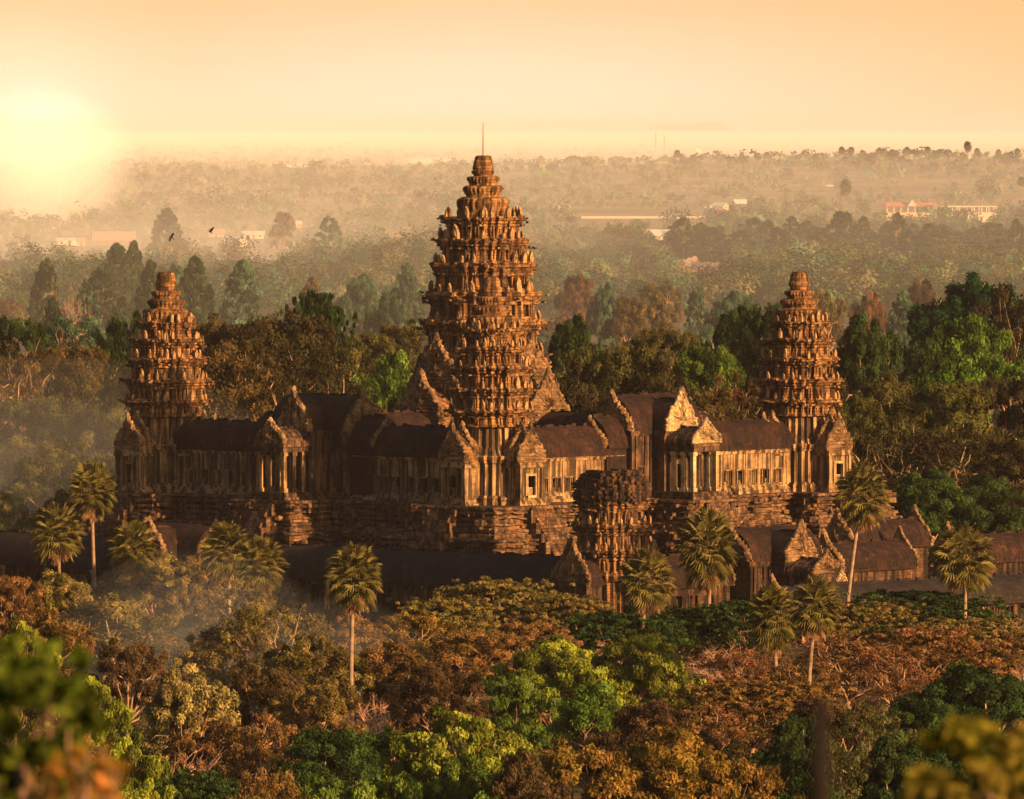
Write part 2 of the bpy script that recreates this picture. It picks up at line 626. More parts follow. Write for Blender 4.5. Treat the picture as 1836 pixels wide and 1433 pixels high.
def wall(mb, x0, x1, z0, z1, y0, y1, ops, M=None):
    """wall along x between y0 and y1 with real openings (a, b, za, zb)"""
    x = x0
    for a, b, za, zb in sorted(ops):
        if a > x + 1e-4:
            mb.box(x, a, y0, y1, z0, z1, M)
        if za > z0 + 1e-4:
            mb.box(a, b, y0, y1, z0, za, M)
        if zb < z1 - 1e-4:
            mb.box(a, b, y0, y1, zb, z1, M)
        x = b
    if x < x1 - 1e-4:
        mb.box(x, x1, y0, y1, z0, z1, M)


def moulding(mb, x0, x1, z0, z1, y, out, n, M=None, seed=0):
    """a run of horizontal courses standing out of a wall face at y (towards -y)"""
    rnd = random.Random(seed)
    for i in range(n):
        a, b = z0 + (z1 - z0) * i / n, z0 + (z1 - z0) * (i + 1) / n
        o = out * (1 - i / n) * (0.75 if i % 2 else 1.0) + 0.05
        mb.box(x0, x1, y - o, y + .02, a, b - 0.03, M)


M_DARKIN = plain('interior_shade_stone', (0.03, 0.022, 0.018), 1.0)  # shade of the closed interiors put into the colour behind openings


def window(parent, a, b, za, zb, y, M, kind='full', seed=0, mat=None):
    mb = MB()
    fw = 0.16
    mb.box(a - fw, a, y - .12, y + .30, za - fw, zb + fw, M)
    mb.box(b, b + fw, y - .12, y + .30, za - fw, zb + fw, M)
    mb.box(a, b, y - .10, y + .30, zb, zb + fw, M)
    mb.box(a, b, y - .10, y + .30, za - fw, za, M)
    w = mb.build('window', mat or M_WALL, parent)
    bb = MB()
    rnd = random.Random(seed)
    n = max(3, int((b - a) / 0.30))
    keep = {'full': 1.0, 'some': 0.6, 'few': 0.35}[kind]
    for i in range(n):
        x = a + (b - a) * (i + .5) / n
        if rnd.random() > keep:
            if rnd.random() < .5:
                continue
            top = za + (zb - za) * rnd.uniform(.3, .5)
        else:
            top = zb
        zs = np.linspace(za, top, 9)
        bb.tube([tuple((x, y + .12, z)) for z in zs], [.085 if k % 2 else .115 for k in range(9)], 6, M, cap=False)
    if bb.v:
        bb.build('balusters', mat or M_WALL, w)
    return w


def doorway(parent, a, b, za, zb, y, M, mat, rail=True):
    mb = MB()
    fw = 0.30
    for i, (o, dy) in enumerate(((fw, .16), (fw * .5, .26))):
        mb.box(a - o, a - o + fw * .5, y - dy, y + .2, za, zb + o, M)
        mb.box(b + o - fw * .5, b + o, y - dy, y + .2, za, zb + o, M)
        mb.box(a - o + fw * .5, b + o - fw * .5, y - dy, y + .2, zb + o - fw * .5, zb + o, M)
    mb.box(a, b, y - .28, y + .2, za - .3, za, M)
    d = mb.build('doorway', mat, parent)
    if rail:
        rb = MB()
        n = 6
        zt = za + (zb - za) * .36
        for i in range(n):
            x = a + (b - a) * (i + .5) / n
            rb.box(x - .05, x + .05, y + .3, y + .4, za, zt, M)
        rb.box(a, b, y + .28, y + .42, zt, zt + .1, M)
        rb.build('railing', mat, d)
    return d


def tower_tiers(root, tiers, rings, bud, seed, mat, af_mesh, af_h, top_broken=False, amp=0.10):
    """tiers: [(z0, z1, wall radius, cornice radius)], rings: lotus rings [(z0, z1, r0, r1)], bud: profile"""
    rnd = random.Random(seed)
    for ti, (z0, z1, rw, rc) in enumerate(tiers):
        h = z1 - z0
        mb = MB()
        prof = [(0, rw + .30, 0), (.07, rw + .28, 0), (.09, rw + .10, 0), (.13, rw + .08, 0), (.15, rw, 1), (.52, rw, 1), (.56, rw + .12, 0), (.60, rw + .14, 0), (.63, rw + .02, 0), (.68, rw + .06, 0),
                (.74, (rw + rc) / 2 + .05, 0), (.78, (rw + rc) / 2 - .05, 0), (.82, rc - .25, 0), (.85, rc, 0), (.93, rc + .05, 0), (.94, rc - .15, 0), (1.0, rc - .22, 0)]
        mb.loft([redent(r, z0 + t_ * h, bool(nt)) for t_, r, nt in prof], True, True)
        # pilasters, broken blocks and carved lumps on each face
        for k in range(4):
            Mk = Matrix.Rotation(k * math.pi / 2, 4, 'Z')
            for sx in (-.50, -.33, .33, .50):
                yy = rw * (1.0 if abs(sx) < .42 else .88)
                mb.box(sx * rw - .17, sx * rw + .17, -yy - .16, -yy + .1, z0 + .1 * h, z0 + .6 * h, Mk, 0.03)
            for _ in range(15):
                s = rnd.uniform(-.95, .95)
                yy = rc * (1.0 if abs(s) < .42 else .88 if abs(s) < .6 else .77) if abs(s) < .77 else rc * .72
                b = rnd.uniform(.10, .28)
                zz = z0 + h * rnd.choice((.62, .74, .86, .93, .98))
                mb.box(s * rc - b, s * rc + b, -yy - rnd.uniform(.0, .2), -yy + .3, zz - b * .5, zz + b * rnd.uniform(.4, .9), Mk, 0.07)
        ero = []
        for x, y, z in mb.v:
            e = mnoise.noise(Vector((x * .42 + seed * 3.7, y * .42, z * .55))) + .5 * mnoise.noise(Vector((x * 1.3, y * 1.3 + seed, z * 1.1)))
            k = 1 - max(0.0, e - .22) * .26
            ero.append((x * k, y * k, z - max(0.0, e - .3) * .35))
        mb.v = ero
        mb.rough(amp, .9, 0.06)
        tier = mb.build('tier', mat, root)
        # standing antefixes on the ledge above the cornice
        for k in range(4):
            Mk = Matrix.Rotation(k * math.pi / 2, 4, 'Z')
            for s in (-.70, -.48, -.26, 0, .26, .48, .70):
                if rnd.random() < .42:
                    continue
                yy = rc * (.90 if abs(s) < .42 else .79 if abs(s) < .60 else .68)
                o = link('antefix', af_mesh, tier)
                hh = af_h * rnd.uniform(.40, .78) * (1.3 if s == 0 else 1) * min(1, .62 + .09 * rc)
                o.matrix_local = Mk @ Matrix.Translation((s * rc + rnd.uniform(-.1, .1), -yy + .1, z1 - .12)) @ Matrix.Rotation(rnd.uniform(-.15, .15), 4, 'Y') @ Matrix.Diagonal((hh, hh, hh, 1))
    mb = MB()
    for (z0, z1, r0, r1) in rings:
        h = z1 - z0
        nl = 28
        mb.loft([circ(r0, z0, 56), circ(r0, z0 + .25 * h, 56), circ(r0 * 1.02, z0 + .40 * h, 56, nl, .05), circ(r1 * .96, z0 + .62 * h, 56, nl, .07), circ(r1, z0 + .78 * h, 56, nl, .05),
                 circ(r1 * 1.0, z0 + .92 * h, 56), circ(r1 * .86, z1, 56)], True, True)
    mb.rough(amp * .8, .9, 0.05)
    mb.build('lotus_crown', mat, root)
    if bud:
        mb = MB()
        mb.loft([circ(r, z, 32) for z, r in bud], True, True)
        mb.rough(.10, 1.4, .05)
        mb.build('lotus_bud', mat, root)


def make_corner_tower(label, seed=11):
    root = empty('corner_tower', (0, 0, 0), 0, label, 'temple tower', 'corner towers of the upper gallery')
    zb = 17.0
    # ground storey
    mb = MB()
    for (r, z, z2) in ((6.2, zb, zb + .5), (5.9, zb + .5, zb + .75), (6.05, zb + .75, zb + 1.0), (5.6, zb + 1.0, zb + 1.25)):
        mb.loft([redent(r, z), redent(r, z2)], True, True)
    mb.loft([redent(5.2, zb + 1.2, True), redent(5.2, 22.6, True), redent(5.4, 22.65), redent(5.4, 22.9), redent(5.6, 23.0), redent(5.75, 23.4), redent(5.5, 23.6)], True, True)
    mb.rough(.05, .8, .02)
    mb.build('ground_storey', M_WALL, root)
    # upper body
    mb = MB()
    mb.loft([redent(4.75, 23.5), redent(4.5, 24.2), redent(4.3, 24.6, True), redent(4.2, 27.2, True), redent(4.45, 27.35), redent(4.5, 27.6)], True, True)
    mb.rough(.06, .8, .03)
    mb.build('tower_body', M_WALL, root)
    tiers = [(27.4, 29.6, 4.75, 5.6), (29.5, 32.5, 4.85, 5.55), (32.4, 35.5, 4.5, 5.15), (35.4, 38.1, 3.95, 4.55), (38.0, 40.5, 3.3, 3.85)]
    rings = [(40.3, 42.2, 2.9, 3.15), (42.0, 43.5, 2.2, 2.55), (43.3, 44.7, 1.65, 2.0)]
    bud = [(44.5, 1.25), (45.2, 1.35), (45.4, 1.5), (45.8, 1.5), (46.0, 1.3), (46.8, 1.22), (47.2, 1.0), (47.35, .6)]
    tower_tiers(root, tiers, rings, bud, seed, M_TOWER, AF_MID, 1.0)
    for k in range(4):
        Mk = Matrix.Rotation(k * math.pi / 2, 4, 'Z')
        mb = MB()
        w = 2.25
        for sx in (-1, 1):
            mb.box(*sorted((sx * (w - .9), sx * w)), -7.35, -5.2, zb + .9, 22.3, Mk)
        wall(mb, -w + .9, w - .9, zb + .9, 22.3, -7.25, -6.7, [(-.72, .72, zb + 1.3, 20.9)], Mk)
        for sx in (-1, 1):      # corner pilasters
            mb.box(*sorted((sx * (w - .42), sx * (w + .10))), -7.6, -7.3, zb + .95, 22.0, Mk)
            mb.box(*sorted((sx * (w - .5), sx * (w + .2))), -7.68, -7.3, zb + .9, zb + 1.5, Mk)
        mb.box(-w - .35, w + .35, -7.75, -5.0, 22.0, 22.35, Mk)
        mb.box(-w - .2, w + .2, -7.6, -5.0, 22.35, 22.7, Mk)
        for i in range(4):
            o = .18 * (3 - i)
            mb.box(-w - .2 - o, w + .2 + o, -7.6 - o, -5.0, zb + i * .24, zb + i * .24 + .22, Mk)
        mb.rough(.05, .8, .02)
        p = mb.build('porch', M_WALL, root)
        doorway(p, -.72, .72, zb + 1.3, 20.9, -7.25, Mk, M_BRIGHT if k == 0 else M_WALL)  # sun-facing doorway takes the brighter stone, sunlight put into the colour
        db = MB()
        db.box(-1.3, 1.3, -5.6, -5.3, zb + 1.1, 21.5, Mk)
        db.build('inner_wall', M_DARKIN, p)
        mb = MB()
        vault(mb, 3.6, 7.3, 2.35, 22.75, 26.2, Mk @ Matrix.Rotation(-math.pi / 2, 4, 'Z'), seed=k, crest=True, amp=.02)
        mb.rough(.06, .7)
        mb.build('porch_roof', M_TOWER, p)
        mb = MB()
        pediment(mb, 5.2, 5.1, Mk @ Matrix.Translation((0, -7.35, 22.6)), seed=k)
        pediment(mb, 4.5, 4.3, Mk @ Matrix.Translation((0, -5.6, 23.6)), seed=k + 9)
        mb.rough(.09, 1.1, .05)
        mb.build('pediment', M_PED, p)
    return root


tower = make_corner_tower('stepped corner tower standing nearest, right in front of the tall central tower')
tower.location = tw(-31, -31)
tower.rotation_euler.z = TROT
for loc, lab, sd in ((tw(31, -31), 'stepped corner tower at the right end of the raised gallery, rounded lotus bud on top', 17), (tw(-31, 31), 'orange-lit stepped corner tower at the left end of the raised gallery', 29)):
    t_ = make_corner_tower(lab, sd)
    t_.location, t_.rotation_euler = loc, (0, 0, TROT)


def make_central_tower():
    root = empty('central_tower', tw(0, 0), TROT, 'tallest stepped temple tower in the middle with a thin rod on its tip', 'temple tower')
    mb = MB()
    mb.loft([redent(9.0, 16.5), redent(8.6, 18), redent(8.0, 18.2, True), redent(8.0, 30, True), redent(8.5, 30.6), redent(8.4, 31.2), redent(7.6, 31.4)], True, True)
    mb.rough(.10, .6, .04)
    mb.build('tower_body', M_TOWER, root)
    tiers = [(31.2, 36.0, 7.5, 8.3), (35.9, 40.7, 7.25, 8.0), (40.6, 44.6, 6.9, 7.6), (44.5, 48.6, 6.2, 6.85), (48.5, 51.9, 5.45, 6.05), (51.8, 54.9, 4.75, 5.3)]
    rings = [(54.7, 57.6, 3.2, 3.5), (57.4, 59.2, 2.4, 2.72), (59.0, 60.5, 1.9, 2.25), (60.3, 61.4, 1.25, 1.5)]
    bud = [(61.2, 1.25), (61.6, 1.45), (62.0, 1.4), (62.6, 1.25), (63.2, 1.12), (63.35, .9)]
    tower_tiers(root, tiers, rings, bud, 5, M_TOWER, AF_BIG, 1.1, amp=0.14)
    mb = MB()
    mb.tube([(0, 0, 63.2), (0, 0, 65.5), (0, 0, 67.9)], [.11, .09, .05], 6)
    mb.build('lightning_rod', plain('rod_metal', (.35, .12, .06), .6), root)
    for k in range(4):
        Mk = Matrix.Rotation(k * math.pi / 2, 4, 'Z')
        mb = MB()
        mb.box(-3.4, 3.4, -9.2, -6.5, 24, 32.0, Mk)
        mb.box(-3.7, 3.7, -9.5, -6.5, 31.4, 32.0, Mk)
        mb.box(-4.0, 4.0, -12.2, -9.0, 20, 26.6, Mk)
        mb.box(-4.3, 4.3, -12.5, -9.0, 26.0, 26.6, Mk)
        for sx in (-3.1, -1.9, 1.9, 3.1):
            mb.box(sx - .3, sx + .3, -12.5, -12.1, 20, 26.0, Mk)
            mb.box(sx * .85 - .3, sx * .85 + .3, -9.5, -9.1, 26.7, 31.4, Mk)
        mb.rough(.10, .7, .04)
        p = mb.build('porch', M_TOWER, root)
        mb = MB()
        vault(mb, 6.0, 9.3, 3.5, 32.0, 36.2, Mk @ Matrix.Rotation(-math.pi / 2, 4, 'Z'), seed=k, amp=.02)
        vault(mb, 8.0, 12.3, 4.1, 26.6, 31.0, Mk @ Matrix.Rotation(-math.pi / 2, 4, 'Z'), seed=k + 3, amp=.02)
        mb.rough(.08, .6)
        mb.build('porch_roof', M_TOWER, p)
        mb = MB()
        pediment(mb, 7.8, 7.0, Mk @ Matrix.Translation((0, -9.3, 31.6)), seed=k + 20, thick=.8)
        pediment(mb, 8.3, 7.4, Mk @ Matrix.Translation((0, -12.3, 26.2)), seed=k + 30, thick=.8)
        for sx in (-1, 1):
            pediment(mb, 4.4, 5.6, Mk @ Matrix.Translation((sx * 5.4, -8.6, 27.0)), seed=k + 40, thick=.7)
        mb.rough(.13, 1.0, .06)
        mb.build('pediment', M_PED, p)
    return root


make_central_tower()


# ---- upper gallery wings and entrance pavilions
def make_wing(label):
    root = empty('gallery_wing', (0, 0, 0), 0, label, 'temple gallery', 'wings of the upper gallery')
    x0, x1, zb = 4.6, 23.2, 17.0
    mb = MB()
    ops = []
    x = x0 + 2.0
    for i in range(6):
        ops.append((x, x + 1.75, zb + 1.35, 20.2))
        x += 2.55
    wall(mb, x0, x1, zb + 1.0, 23.2, -2.5, -2.05, ops)
    mb.box(x0, x1, 2.0, 2.5, zb + 1, 23.2)
    mb.box(x0, x1, -2.0, 1.98, zb, zb + 1.02)
    for i in range(5):
        o = .75 - .15 * i + (.12 if i % 2 else 0)
        mb.box(x0, x1, -2.5 - o, -2.0, zb + i * .2, zb + i * .2 + .185)
    for xx in [x0 + 1.6 + 2.55 * i for i in range(7)]:
        mb.box(xx - .14, xx + .14, -2.64, -2.49, zb + 1.0, 22.8)
    mb.box(x0, x1, -2.75, -2.45, 22.5, 22.85)
    mb.box(x0, x1, -2.95, -2.45, 22.85, 23.25)
    mb.rough(.04, .7, .015)
    mb.build('gallery_wall', M_WALL, root)
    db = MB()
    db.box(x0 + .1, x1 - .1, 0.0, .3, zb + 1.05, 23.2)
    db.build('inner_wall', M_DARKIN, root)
    for i, (a, b, za, zt) in enumerate(ops):
        window(root, a, b, za, zt, -2.5, None, ('full', 'some', 'full', 'few', 'full', 'some')[i], i)
    mb = MB()
    vault(mb, x0, x1, 2.9, 23.3, 27.0, seed=3)
    mb.rough(.07, .35)
    mb.build('roof', M_ROOF, root)
    mb = MB()
    vault(mb, x1 - 3.6, x1 + .3, 3.15, 24.2, 28.2, seed=5)
    mb.box(x1 - 3.6, x1 + .3, -2.9, 2.9, 17.2, 24.0)
    mb.rough(.06, .5)
    mb.build('step_roof', M_ROOF, root)
    mb = MB()
    pediment(mb, 5.8, 4.1, Matrix.Translation((x1 - 3.8, 0, 24.0)) @ Matrix.Rotation(-math.pi / 2, 4, 'Z'), seed=77, thick=.7)
    mb.rough(.09, 1.1, .05)
    mb.build('pediment', M_PED, root)
    return root


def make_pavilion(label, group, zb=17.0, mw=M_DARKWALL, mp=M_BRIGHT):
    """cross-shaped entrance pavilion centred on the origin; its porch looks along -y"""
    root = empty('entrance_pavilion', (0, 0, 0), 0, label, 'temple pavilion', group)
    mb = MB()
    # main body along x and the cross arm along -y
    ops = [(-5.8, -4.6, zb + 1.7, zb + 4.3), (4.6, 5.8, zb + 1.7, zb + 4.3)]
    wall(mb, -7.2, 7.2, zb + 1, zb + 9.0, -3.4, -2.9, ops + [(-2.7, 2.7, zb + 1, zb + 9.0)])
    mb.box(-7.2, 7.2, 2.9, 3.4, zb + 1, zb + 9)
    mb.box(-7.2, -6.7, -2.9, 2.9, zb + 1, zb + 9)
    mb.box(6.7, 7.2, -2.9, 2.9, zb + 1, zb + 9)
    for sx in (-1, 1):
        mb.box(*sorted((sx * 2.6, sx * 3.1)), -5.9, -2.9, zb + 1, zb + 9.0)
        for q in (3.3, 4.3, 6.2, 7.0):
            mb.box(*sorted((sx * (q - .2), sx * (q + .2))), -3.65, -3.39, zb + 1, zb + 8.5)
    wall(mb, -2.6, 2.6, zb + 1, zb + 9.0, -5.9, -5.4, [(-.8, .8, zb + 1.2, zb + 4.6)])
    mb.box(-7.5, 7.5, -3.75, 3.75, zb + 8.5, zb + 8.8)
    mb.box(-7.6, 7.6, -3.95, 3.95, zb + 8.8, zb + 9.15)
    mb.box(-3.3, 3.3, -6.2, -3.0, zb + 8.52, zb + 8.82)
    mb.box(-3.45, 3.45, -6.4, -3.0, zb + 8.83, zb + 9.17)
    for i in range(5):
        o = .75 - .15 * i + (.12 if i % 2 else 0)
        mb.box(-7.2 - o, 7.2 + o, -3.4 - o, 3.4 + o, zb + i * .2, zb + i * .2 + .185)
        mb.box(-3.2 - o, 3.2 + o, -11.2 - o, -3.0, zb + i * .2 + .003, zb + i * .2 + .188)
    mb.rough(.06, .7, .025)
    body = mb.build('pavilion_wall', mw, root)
    for i, (a, b, za, zt) in enumerate(ops):
        window(root, a, b, za, zt, -3.4, None, 'full', i, mw)
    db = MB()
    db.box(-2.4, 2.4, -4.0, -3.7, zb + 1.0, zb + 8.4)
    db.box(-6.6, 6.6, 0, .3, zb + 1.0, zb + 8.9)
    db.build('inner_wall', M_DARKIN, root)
    mb = MB()
    vault(mb, -7.0, 7.0, 3.7, zb + 9.1, zb + 13.9, seed=8)
    vault(mb, 2.0, 6.0, 3.1, zb + 9.15, zb + 13.4, Matrix.Rotation(-math.pi / 2, 4, 'Z'), seed=9)
    mb.rough(.09, .4)
    mb.build('roof', M_ROOF, root)
    for k, (x, y, a, w, h) in enumerate(((-7.2, 0, -math.pi / 2, 7.2, 5.5), (7.2, 0, math.pi / 2, 7.2, 5.5), (0, -6.1, 0, 6.0, 5.9))):
        mb = MB()
        pediment(mb, w, h, Matrix.Translation((x, y, zb + 8.9)) @ Matrix.Rotation(a, 4, 'Z'), seed=50 + k, thick=.7)
        mb.rough(.13, 1.0, .06)
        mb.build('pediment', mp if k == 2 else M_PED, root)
    # pillared porch
    for sx in (-1, 1):
        for y in (-6.9, -8.7, -10.4):
            mb = MB()
            mb.box(sx * 2.3 - .3, sx * 2.3 + .3, y - .3, y + .3, zb + 1.0, zb + 6.4)
            mb.box(sx * 2.3 - .4, sx * 2.3 + .4, y - .4, y + .4, zb + .98, zb + 1.5)
            mb.box(sx * 2.3 - .42, sx * 2.3 + .42, y - .42, y + .42, zb + 5.9, zb + 6.41)
            mb.rough(.03, .9)
            mb.build('pillar', mp, root)
    mb = MB()
    for sx in (-1, 1):
        mb.box(*sorted((sx * 1.95, sx * 2.7)), -10.9, -6.0, zb + 6.42, zb + 7.1)
    mb.box(-1.94, 1.94, -10.85, -10.15, zb + 6.42, zb + 7.1)
    mb.box(-2.9, 2.9, -11.05, -5.95, zb + 7.1, zb + 7.5)
    for sx in (-1.3, 1.3):
        mb.box(sx - .65, sx + .65, -10.6, -10.4, zb + 6.0 + (.0), zb + 6.42)
    vault(mb, 5.9, 10.7, 2.9, zb + 7.5, zb + 9.6, Matrix.Rotation(-math.pi / 2, 4, 'Z'), seed=12)
    mb.rough(.06, .6, .03)
    mb.build('porch_roof', M_DARKWALL, root)
    mb = MB()
    pediment(mb, 5.6, 3.6, Matrix.Translation((0, -10.75, zb + 7.3)), seed=61, thick=.8)
    mb.rough(.09, 1.0, .05)
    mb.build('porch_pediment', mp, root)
    return root


wing = make_wing('dark-roofed gallery wing with barred windows between near tower and right pavilion')
wing.location, wing.rotation_euler = tw(-31, -31), (0, 0, TROT)
wing2 = make_wing('sunlit gallery wing with barred windows joining the right corner tower')
# the far half of the right side runs from the right tower back towards the pavilion: same plan mirrored end for end
wing2.location, wing2.rotation_euler, wing2.scale = tw(31, -31), (0, 0, TROT), (-1, 1, 1)
wing3 = copy_tree(wing2, tw(-31, -31), TROT - math.pi / 2, 'pale-walled gallery wing with barred windows between left pavilion and near tower')
wing3.scale = (-1, 1, 1)
wing4 = copy_tree(wing, tw(-31, 31), TROT - math.pi / 2, 'shaded gallery wing with streaked walls joining the left corner tower')
pav = make_pavilion('tall cross-roofed entrance pavilion on the right side with bright pillared porch', 'entrance pavilions of the upper gallery')
pav.location, pav.rotation_euler = tw(0, -31), (0, 0, TROT)
pav2 = make_pavilion('tall shaded entrance pavilion with pillared porch in the middle of the left gallery', 'entrance pavilions of the upper gallery', 17.0, M_DARKWALL, M_WALL)
pav2.location, pav2.rotation_euler = tw(-31, 0), (0, 0, TROT - math.pi / 2)


def make_axial(label, loc, rz):
    root = empty('axial_gallery', loc, rz, label, 'temple gallery', 'inner galleries leading to the central tower')
    mb = MB()
    mb.box(3.0, 22.0, -2.6, 2.6, 17.2, 24.2)
    mb.rough(.05, .7)
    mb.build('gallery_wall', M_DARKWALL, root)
    mb = MB()
    vault(mb, 3.0, 22.0, 3.0, 24.3, 28.2, seed=21)
    mb.rough(.07, .4)
    mb.build('roof', M_ROOF, root)
    return root


make_axial('reddish inner gallery roof leading from the left pavilion to the central tower', tw(-31, 0), TROT)
make_axial('dark inner gallery roof leading from the right pavilion to the central tower', tw(0, -31), TROT + math.pi / 2)

# ---- stepped terrace
def terrace_poly(d):
    side = [(-40.2, -40.2), (-24.5, -40.2), (-24.5, -35.6), (-5.6, -35.6), (-5.6, -43.5), (5.6, -43.5), (5.6, -35.6), (24.5, -35.6), (24.5, -40.2)]
    pts = []
    for k in range(4):
        a = k * math.pi / 2
        c, s = round(math.cos(a)), round(math.sin(a))
        pts += [(x * c - y * s, x * s + y * c) for x, y in side]
    n = len(pts)
    out = []
    for i in range(n):
        p0, p, p1 = pts[i - 1], pts[i], pts[(i + 1) % n]
        def nrm(a, b):
            dx, dy = b[0] - a[0], b[1] - a[1]
            l = math.hypot(dx, dy)
            return (dy / l, -dx / l)
        n0, n1 = nrm(p0, p), nrm(p, p1)
        out.append((p[0] + d * (n0[0] + n1[0]), p[1] + d * (n0[1] + n1[1])))
    return out


def subdiv(poly, step):
    out = []
    n = len(poly)
    # constant count per edge, from the base outline
    for i in range(n):
        a, b = poly[i], poly[(i + 1) % n]
        m = SUBC[i]
        for j in range(m):
            out.append((a[0] + (b[0] - a[0]) * j / m, a[1] + (b[1] - a[1]) * j / m))
    return out


b0 = terrace_poly(0)
SUBC = [max(1, int(round(math.hypot(b0[i][0] - b0[(i + 1) % len(b0)][0], b0[i][1] - b0[(i + 1) % len(b0)][1]) / 0.55))) for i in range(len(b0))]
terr = empty('stepped_terrace', TC, TROT, 'stepped stone terrace with moulded courses carrying the raised gallery and corner towers', 'temple terrace')
mb = MB()
rings = []
z, d = 17.0, 0.0
prof = []
for tier in range(3):
    zt, zb2, base = 17.0 - tier * 4.2, 17.0 - (tier + 1) * 4.2, tier * 2.1
    prof += [(zt, base + .25), (zt - .32, base + .35), (zt - .36, base - .15), (zt - .62, base - .15), (zt - .66, base + .2), (zt - .98, base + .25), (zt - 1.02, base - .45), (zt - 1.45, base - .5),
             (zt - 1.5, base + .0), (zt - 1.75, base + .08), (zt - 1.8, base - .5), (zt - 2.25, base - .45), (zt - 2.3, base + .05), (zt - 2.55, base + .2), (zt - 2.6, base - .15), (zt - 2.9, base - .1), (zt - 2.95, base + .5), (zt - 3.3, base + .6), (zt - 3.34, base + .3), (zt - 3.6, base + .35), (zt - 3.64, base + .95), (zt - 4.15, base + 1.05)]
prof.append((0.0, 6.2))
for z, d in prof:
    rings.append([(x, y, z) for x, y in subdiv(terrace_poly(d), .55)])
rings = rings[::-1]
mb.loft(rings, True, True)
out = []
for p in mb.v:          # weathering: eroded, slipped courses
    q = Vector(p)
    e = mnoise.noise(q * 0.13 + Vector((7, 3, 1)))
    k = 0.14 + max(0, e) * 1.1
    out.append(tuple(q + mnoise.noise_vector(q * 0.55) * k + mnoise.noise_vector(q * 2.3) * 0.10) if q.z < 16.9 else tuple(q))
mb.v = out
mb.build('terrace_body', M_TERRACE, terr)
# loose and slipped blocks
rnd = random.Random(3)
mb = MB()
b1 = terrace_poly(0)
for i in range(2600):
    e = rnd.choice([k for k in range(len(b1)) if True])
    a, b = b1[e], b1[(e + 1) % len(b1)]
    s = rnd.random()
    x, y = a[0] + (b[0] - a[0]) * s, a[1] + (b[1] - a[1]) * s
    if x - y > 42 and x > 0 and False:
        continue
    zz = rnd.uniform(4.5, 16.8)
    lvl = int((17 - zz) // 4.2)
    if mnoise.noise(Vector((x * .09, y * .09, zz * .12 + 4))) < -0.02 and rnd.random() < .8:
        continue
    l = math.hypot(b[0] - a[0], b[1] - a[1])
    nx, ny = (b[1] - a[1]) / l, -(b[0] - a[0]) / l
    d = lvl * 2.1 + rnd.uniform(-.2, .55)
    w, h = rnd.uniform(.25, .75), rnd.uniform(.18, .42)
    M = Matrix.Translation((x + nx * d, y + ny * d, zz)) @ Matrix.Rotation(rnd.gauss(0, .18), 4, 'Z') @ Matrix.Rotation(rnd.gauss(0, .08), 4, 'X')
    mb.box(-w, w, -w * .8, w * .8, -h, h, M, .06)
mb.build('slipped_blocks', M_TERRACE, terr)


def stair(u, v, a, w=4.2):
    """steep stair in the terrace frame; runs down along -y of its own frame"""
    mb = MB()
    n = 34
    z0, z1 = 17.0, 4.4
    run = 8.2
    for i in range(n):
        za, zb3 = z0 - (z0 - z1) * (i + 1) / n, z0 - (z0 - z1) * i / n
        mb.box(-w / 2, w / 2, -run * (i + 1) / n, .4, za + .003, zb3 - .02)
    for sx in (-1, 1):
        for q in range(9):
            zt = 17.0 - q * 1.4
            mb.box(*sorted((sx * w / 2, sx * (w / 2 + .8))), -run * (q + 1) / 9, -run * q / 9 + .01, 4.4, zt - .5 - (.3 if q % 3 else 0))
    mb.rough(.11, .8, .05)
    o = mb.build('stairway', M_TERRACE, terr)
    o.location = (u, v, 0)
    o.rotation_euler = (0, 0, a)


for u, v, a in ((-40.2, -31, -math.pi / 2), (-31, -40.2, 0), (-40.2, 31, -math.pi / 2), (31, -40.2, 0), (0, -43.5, 0), (-43.5, 0, -math.pi / 2)):
    stair(u, v, a)

# small figures of stone on the terrace edge right of the bright porch
for i, (u, v) in enumerate(((11.0, -35.0), (14.0, -35.0))):
    lb = MB()
    lb.box(-.35, .35, -.35, .35, 0, .5)
    lb.tube([(0, 0, .5), (0, 0, .8), (0, -.05, 1.2), (0, -.05, 1.45)], [.32, .36, .28, .14], 8)
    lb.tube([(0, -.1, 1.4), (0, -.12, 1.62), (0, -.1, 1.84)], [.13, .2, .1], 8)
    lb.tube([(-.22, -.3, .5), (-.22, -.24, .95)], [.11, .09], 6)
    lb.tube([(.22, -.3, .5), (.22, -.24, .95)], [.11, .09], 6)
    lb.rough(.03, 2)
    o = lb.build('guardian_lion', M_BRIGHT)
    o.location, o.rotation_euler = tw(u, v, 17.0), (0, 0, TROT)
    tag(o, 'small pale seated stone lion on the terrace edge, %s the bright pillared porch' % ('nearer' if i == 0 else 'farther from'), 'stone lion', 'stone lions on the terrace edge')

